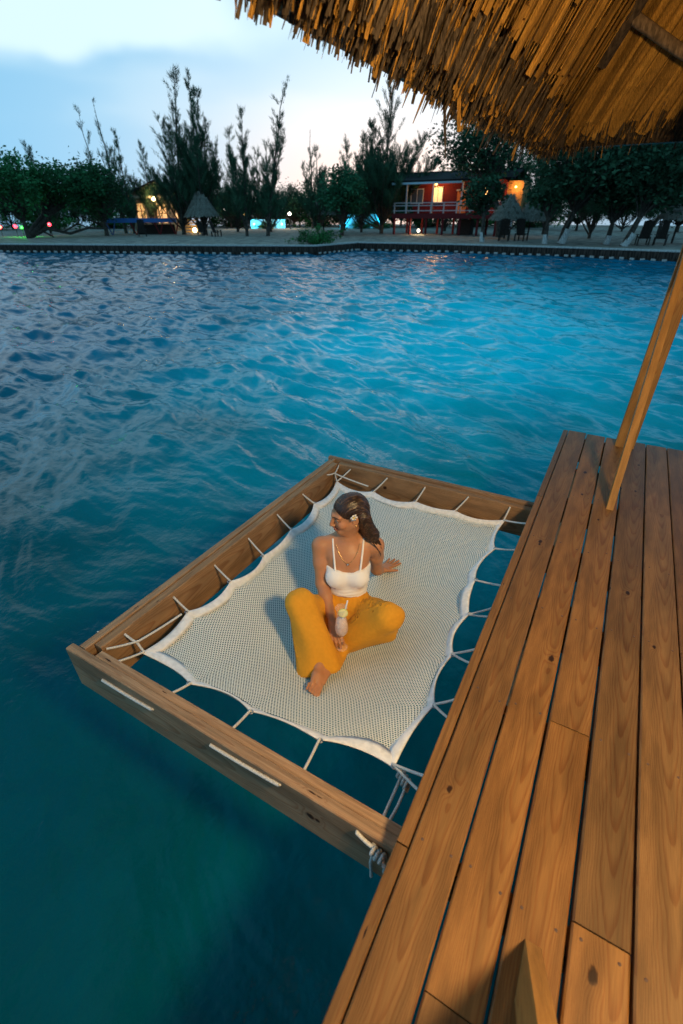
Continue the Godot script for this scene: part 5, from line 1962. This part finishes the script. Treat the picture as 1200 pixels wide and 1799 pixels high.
	var spots := [[-95.0, -58.0, 1, 0.9, "low dark tree in the back row beside the far left feathery tree"], [-87.0, -66.0, 0, 0.9, "back row feathery tree left of the blue shelter"], [-84.0, -71.0, 1, 0.95, "low back row tree behind the blue shelter"], [-79.0, -79.0, 1, 1.0, "low back row tree behind the pale house roof"], [-75.0, -82.0, 0, 1.0, "back row feathery tree right of the pale house"], [-71.0, -86.0, 1, 0.8, "low back row tree behind the first globe lamp"], [-67.0, -89.5, 0, 0.85, "back row feathery tree behind the cyan pool wall"], [-62.0, -93.0, 1, 0.75, "low back row tree right of the cyan pool wall"], [-58.0, -95.5, 0, 0.95, "back row feathery tree under the pink gap"], [-53.0, -98.0, 1, 0.9, "low back row tree behind the distant umbrella"], [-49.0, -100.0, 0, 1.05, "back row feathery tree left of the second cyan wall"], [-44.0, -103.0, 1, 0.95, "low back row tree behind the second cyan wall"], [-37.0, -105.0, 0, 1.0, "back row feathery tree left of the red house"], [-30.0, -108.0, 1, 1.1, "low back row tree behind the red house"], [-22.0, -109.0, 0, 1.0, "back row feathery tree right of the red house"], [-6.0, -112.0, 1, 0.85, "low back row tree behind the great dark tree"], [1.0, -112.0, 0, 0.9, "back row feathery tree at the right edge"]]
	var more := [[-99.0, -48.0, 0, "back row feathery tree at the far left behind the leafy edge tree"], [-90.0, -63.0, 0, "back row feathery tree above the sprawling limbs"], [-82.0, -75.0, 0, "back row feathery tree between the blue shelter and the pale house"], [-77.0, -74.0, 1, "low dark tree close behind the pale house"], [-69.0, -80.0, 1, "low dark tree behind the thatched umbrella on the left"], [-65.0, -84.0, 0, "feathery tree close behind the cyan pool wall"], [-60.0, -88.0, 1, "low dark tree close behind the cyan pool wall"], [-55.0, -90.0, 0, "feathery tree behind the pair of white globe lamps"], [-51.5, -92.0, 1, "low dark tree between the two cyan walls"], [-46.5, -94.0, 0, "feathery tree close behind the second cyan wall"], [-41.0, -92.0, 1, "low dark tree right behind the second cyan wall"], [-36.0, -94.0, 1, "low dark tree between the towering tree and the red house"], [-27.0, -90.0, 1, "low dark tree showing under the red house floor"], [-18.0, -92.0, 1, "low dark tree behind the lit room of the red house"], [-14.0, -90.0, 0, "feathery tree behind the pair of twin umbrellas"], [-9.0, -86.0, 1, "low dark tree behind the slim white-footed trees"], [-3.0, -84.0, 0, "feathery tree behind the leaning white-footed tree"], [3.5, -84.0, 1, "low dark tree behind the right edge umbrella"]]
	for s in more:
		copy(a if s[2] == 0 else b, Vector3(s[0], y, s[1]), s[0] * 2.3, s[3], 0.82 + 0.12 * sin(s[0]))
	for s in spots:
		copy(a if s[2] == 0 else b, Vector3(s[0], y, s[1]), s[0] * 1.7, s[4], s[3])


func shore_small() -> void:
	# the bush that spills over the sea wall
	var r := rng(301)
	var t := thing("bush", "low green bush spilling over the corner of the sea wall", "bush", Vector3(-24.6, GROUND, -39.4))
	var lf := MB.new()
	lf.has_col = true
	var st := MB.new()
	for k in 70:
		var d := Vector3(r.randfn() * 0.95, absf(r.randfn()) * 0.45 + 0.15, r.randfn() * 0.8)
		st.tube([Vector3(d.x * 0.2, 0, d.z * 0.2), d * 0.6 + Vector3(0, 0.1, 0), d], [0.025, 0.018, 0.008], 4)
		var v := r.randf_range(0.6, 1.5)
		for i in 30:
			var e := d + Vector3(r.randfn(), r.randfn() * 0.7, r.randfn()) * 0.17
			lf.col = Color(0.030 * v, 0.13 * v, 0.035 * v)
			var x := Vector3(r.randf_range(-1, 1), r.randf_range(-0.4, 0.9), r.randf_range(-1, 1)).normalized() * r.randf_range(0.07, 0.13)
			var z := x.cross(Vector3(r.randf_range(-1, 1), 1, r.randf_range(-1, 1))).normalized() * x.length() * 0.45
			var f := lf.v.size()
			lf.vert(e - x)
			lf.vert(e + z)
			lf.vert(e + x)
			lf.vert(e - z)
			lf.tri(f, f + 1, f + 2)
			lf.tri(f, f + 2, f + 3)
	part("stems", st.done(), mats.trunk, t)
	part("foliage", lf.done(), mats.foliage, t)
	var hedges := [[-97.0, -50.0, "hedge at the far left back of the island"], [-91.0, -58.0, "second hedge from the far left, behind the sprawling limbs"], [-84.5, -66.0, "hedge behind the left end of the blue shelter"], [-77.0, -70.0, "hedge left of the pale house"], [-72.0, -84.0, "hedge right of the pale house, behind the first globe lamp"], [-64.5, -88.5, "hedge behind the left half of the cyan wall"], [-57.0, -92.0, "hedge behind the white globe lamps"], [-50.5, -95.0, "hedge behind the distant umbrella"], [-36.0, -97.0, "hedge left of the red house stilts"], [-27.0, -99.0, "hedge seen between the red house stilts"], [-18.5, -100.0, "hedge right of the red house stilts"]]
	for q in hedges:
		var hd := copy(t, Vector3(q[0], GROUND, q[1]), q[0] * 1.3, q[2], 2.4)
		hd.name = numbered("hedge")
		tag(hd, "", "hedge", "hedges at the back of the island")
	for q in [[-57.6, -76.2, 1.0, "shrub in front of the low cyan wall"], [-43.0, -83.5, 1.1, "shrub before the left half of the wider cyan wall"], [-39.9, -85.0, 1.1, "shrub before the right half of the wider cyan wall"]]:
		var sb := copy(t, Vector3(q[0], GROUND, q[1]), q[0], q[3], q[2])
		sb.name = numbered("shrub")
		tag(sb, "", "shrub", "shrubs before the cyan walls")
	# globe lamps on posts
	var posts := [[-62.6, -71.5, 2.9, 0, "white globe lamp on a post right of the left thatched umbrella"], [-60.4, -73.4, 2.2, 1, "small amber globe lamp left of the cyan pool wall"], [-57.5, -75.6, 2.2, 1, "small amber globe lamp in front of the cyan pool wall"], [-55.1, -77.4, 2.85, 0, "tall white globe lamp at the right end of the cyan pool wall"], [-54.1, -78.1, 2.2, 0, "shorter white globe lamp next to the tall one"]]
	for q in posts:
		var l := thing("globe_lamp", q[4], "lamp", Vector3(q[0], GROUND, q[1]), 0.0, "globe lamps among the trees")
		var pm := MB.new()
		pm.tube([Vector3.ZERO, Vector3(0, q[2] - 0.2, 0)], [0.06, 0.045], 7)
		part("post", pm.done(), mats.darkwood, l)
		bulb_at(l, "globe", Vector3(0, q[2], 0), 0.24 if q[3] == 0 else 0.17, mats.globe if q[3] == 0 else mats.bulbwarm, lin(1, 0.75, 0.45) if q[3] == 0 else lin(1, 0.5, 0.15), 9.0 if q[3] == 0 else 4.0)
	# pool walls lit cyan
	var walls := [[-60.2, -79.9, 6.2, 1.25, "low wall washed with cyan light between two slender trunks"], [-44.7, -87.3, 8.2, 2.0, "wider cyan lit wall left of the red house"]]
	for q in walls:
		var w := thing("pool_wall", q[4], "wall", Vector3(q[0], GROUND, q[1]), facing(q[0], q[1]), "walls washed with cyan light")
		var n := 6
		for i in n:
			part("panel", slab(Vector3(q[2] / n - 0.03, q[3], 0.14), Vector3(q[2] * ((i + 0.5) / n - 0.5), q[3] * 0.5, 0)), mats.poolwall, w)
		part("coping", slab(Vector3(q[2] + 0.1, 0.10, 0.30), Vector3(0, q[3] + 0.05, 0)), mats.poolwall, w)
		for s in [-0.40, 0.40]:
			bulb_at(w, "cyan_lamp", Vector3(q[2] * s, q[3] * 0.5, 0.55), 0.16, mats.bulbcyan, lin(0.03, 0.65, 1.0), 4.5)
	# the glowing slatted crate by the umbrella
	var c := thing("slatted_crate", "slatted wooden crate glowing gold from a bright lamp beside it", "crate", Vector3(-51.5, GROUND, -52.0), facing(-51.5, -52.0))
	for i in 5:
		part("slat", slab(Vector3(2.0, 0.16, 0.05), Vector3(0, 0.25 + i * 0.32, -0.4)), mats.goldwood, c)
	for s in [-0.95, 0.0, 0.95]:
		part("upright", slab(Vector3(0.10, 1.75, 0.10), Vector3(s, 0.87, -0.47)), mats.goldwood, c)
	for i in 5:
		part("slat", slab(Vector3(0.05, 0.16, 1.0), Vector3(-1.0, 0.25 + i * 0.32, 0.1)), mats.goldwood, c)
	bulb_at(c, "crate_lamp", Vector3(0.35, 0.45, 0.2), 0.26, mats.bulbfire, lin(1, 0.62, 0.24), 9.0)
	# coloured spots on the sand at far left
	for q in [[-67.2, -36.6, 0.95, 0, "red spotlight glowing at the far left edge of the beach"], [-66.3, -37.9, 1.0, 0, "second red spotlight beside the far left one"], [-64.6, -41.2, 1.15, 0, "small red spotlight behind the leaning trunk"], [-64.5, -37.6, 0.9, 1, "green spotlight shining up into the leaves at far left"]]:
		var s := thing("spotlight", q[4], "spotlight", Vector3(q[0], GROUND, q[1]), facing(q[0], q[1]), "coloured spotlights on the left beach")
		part("stake", slab(Vector3(0.06, q[2] - 0.1, 0.06), Vector3(0, (q[2] - 0.1) * 0.5, 0)), mats.darkwood, s)
		part("housing", slab(Vector3(0.36, 0.36, 0.24), Vector3(0, q[2] + 0.03, -0.22)), mats.darkwood, s)
		bulb_at(s, "lens_lamp", Vector3(0, q[2] + 0.02, 0.05), 0.20 if q[3] == 0 else 0.12, mats.bulbred if q[3] == 0 else mats.bulbgreen, lin(1, 0.02, 0.04) if q[3] == 0 else lin(0.05, 1.0, 0.08), 2.5 if q[3] == 0 else 10.0)
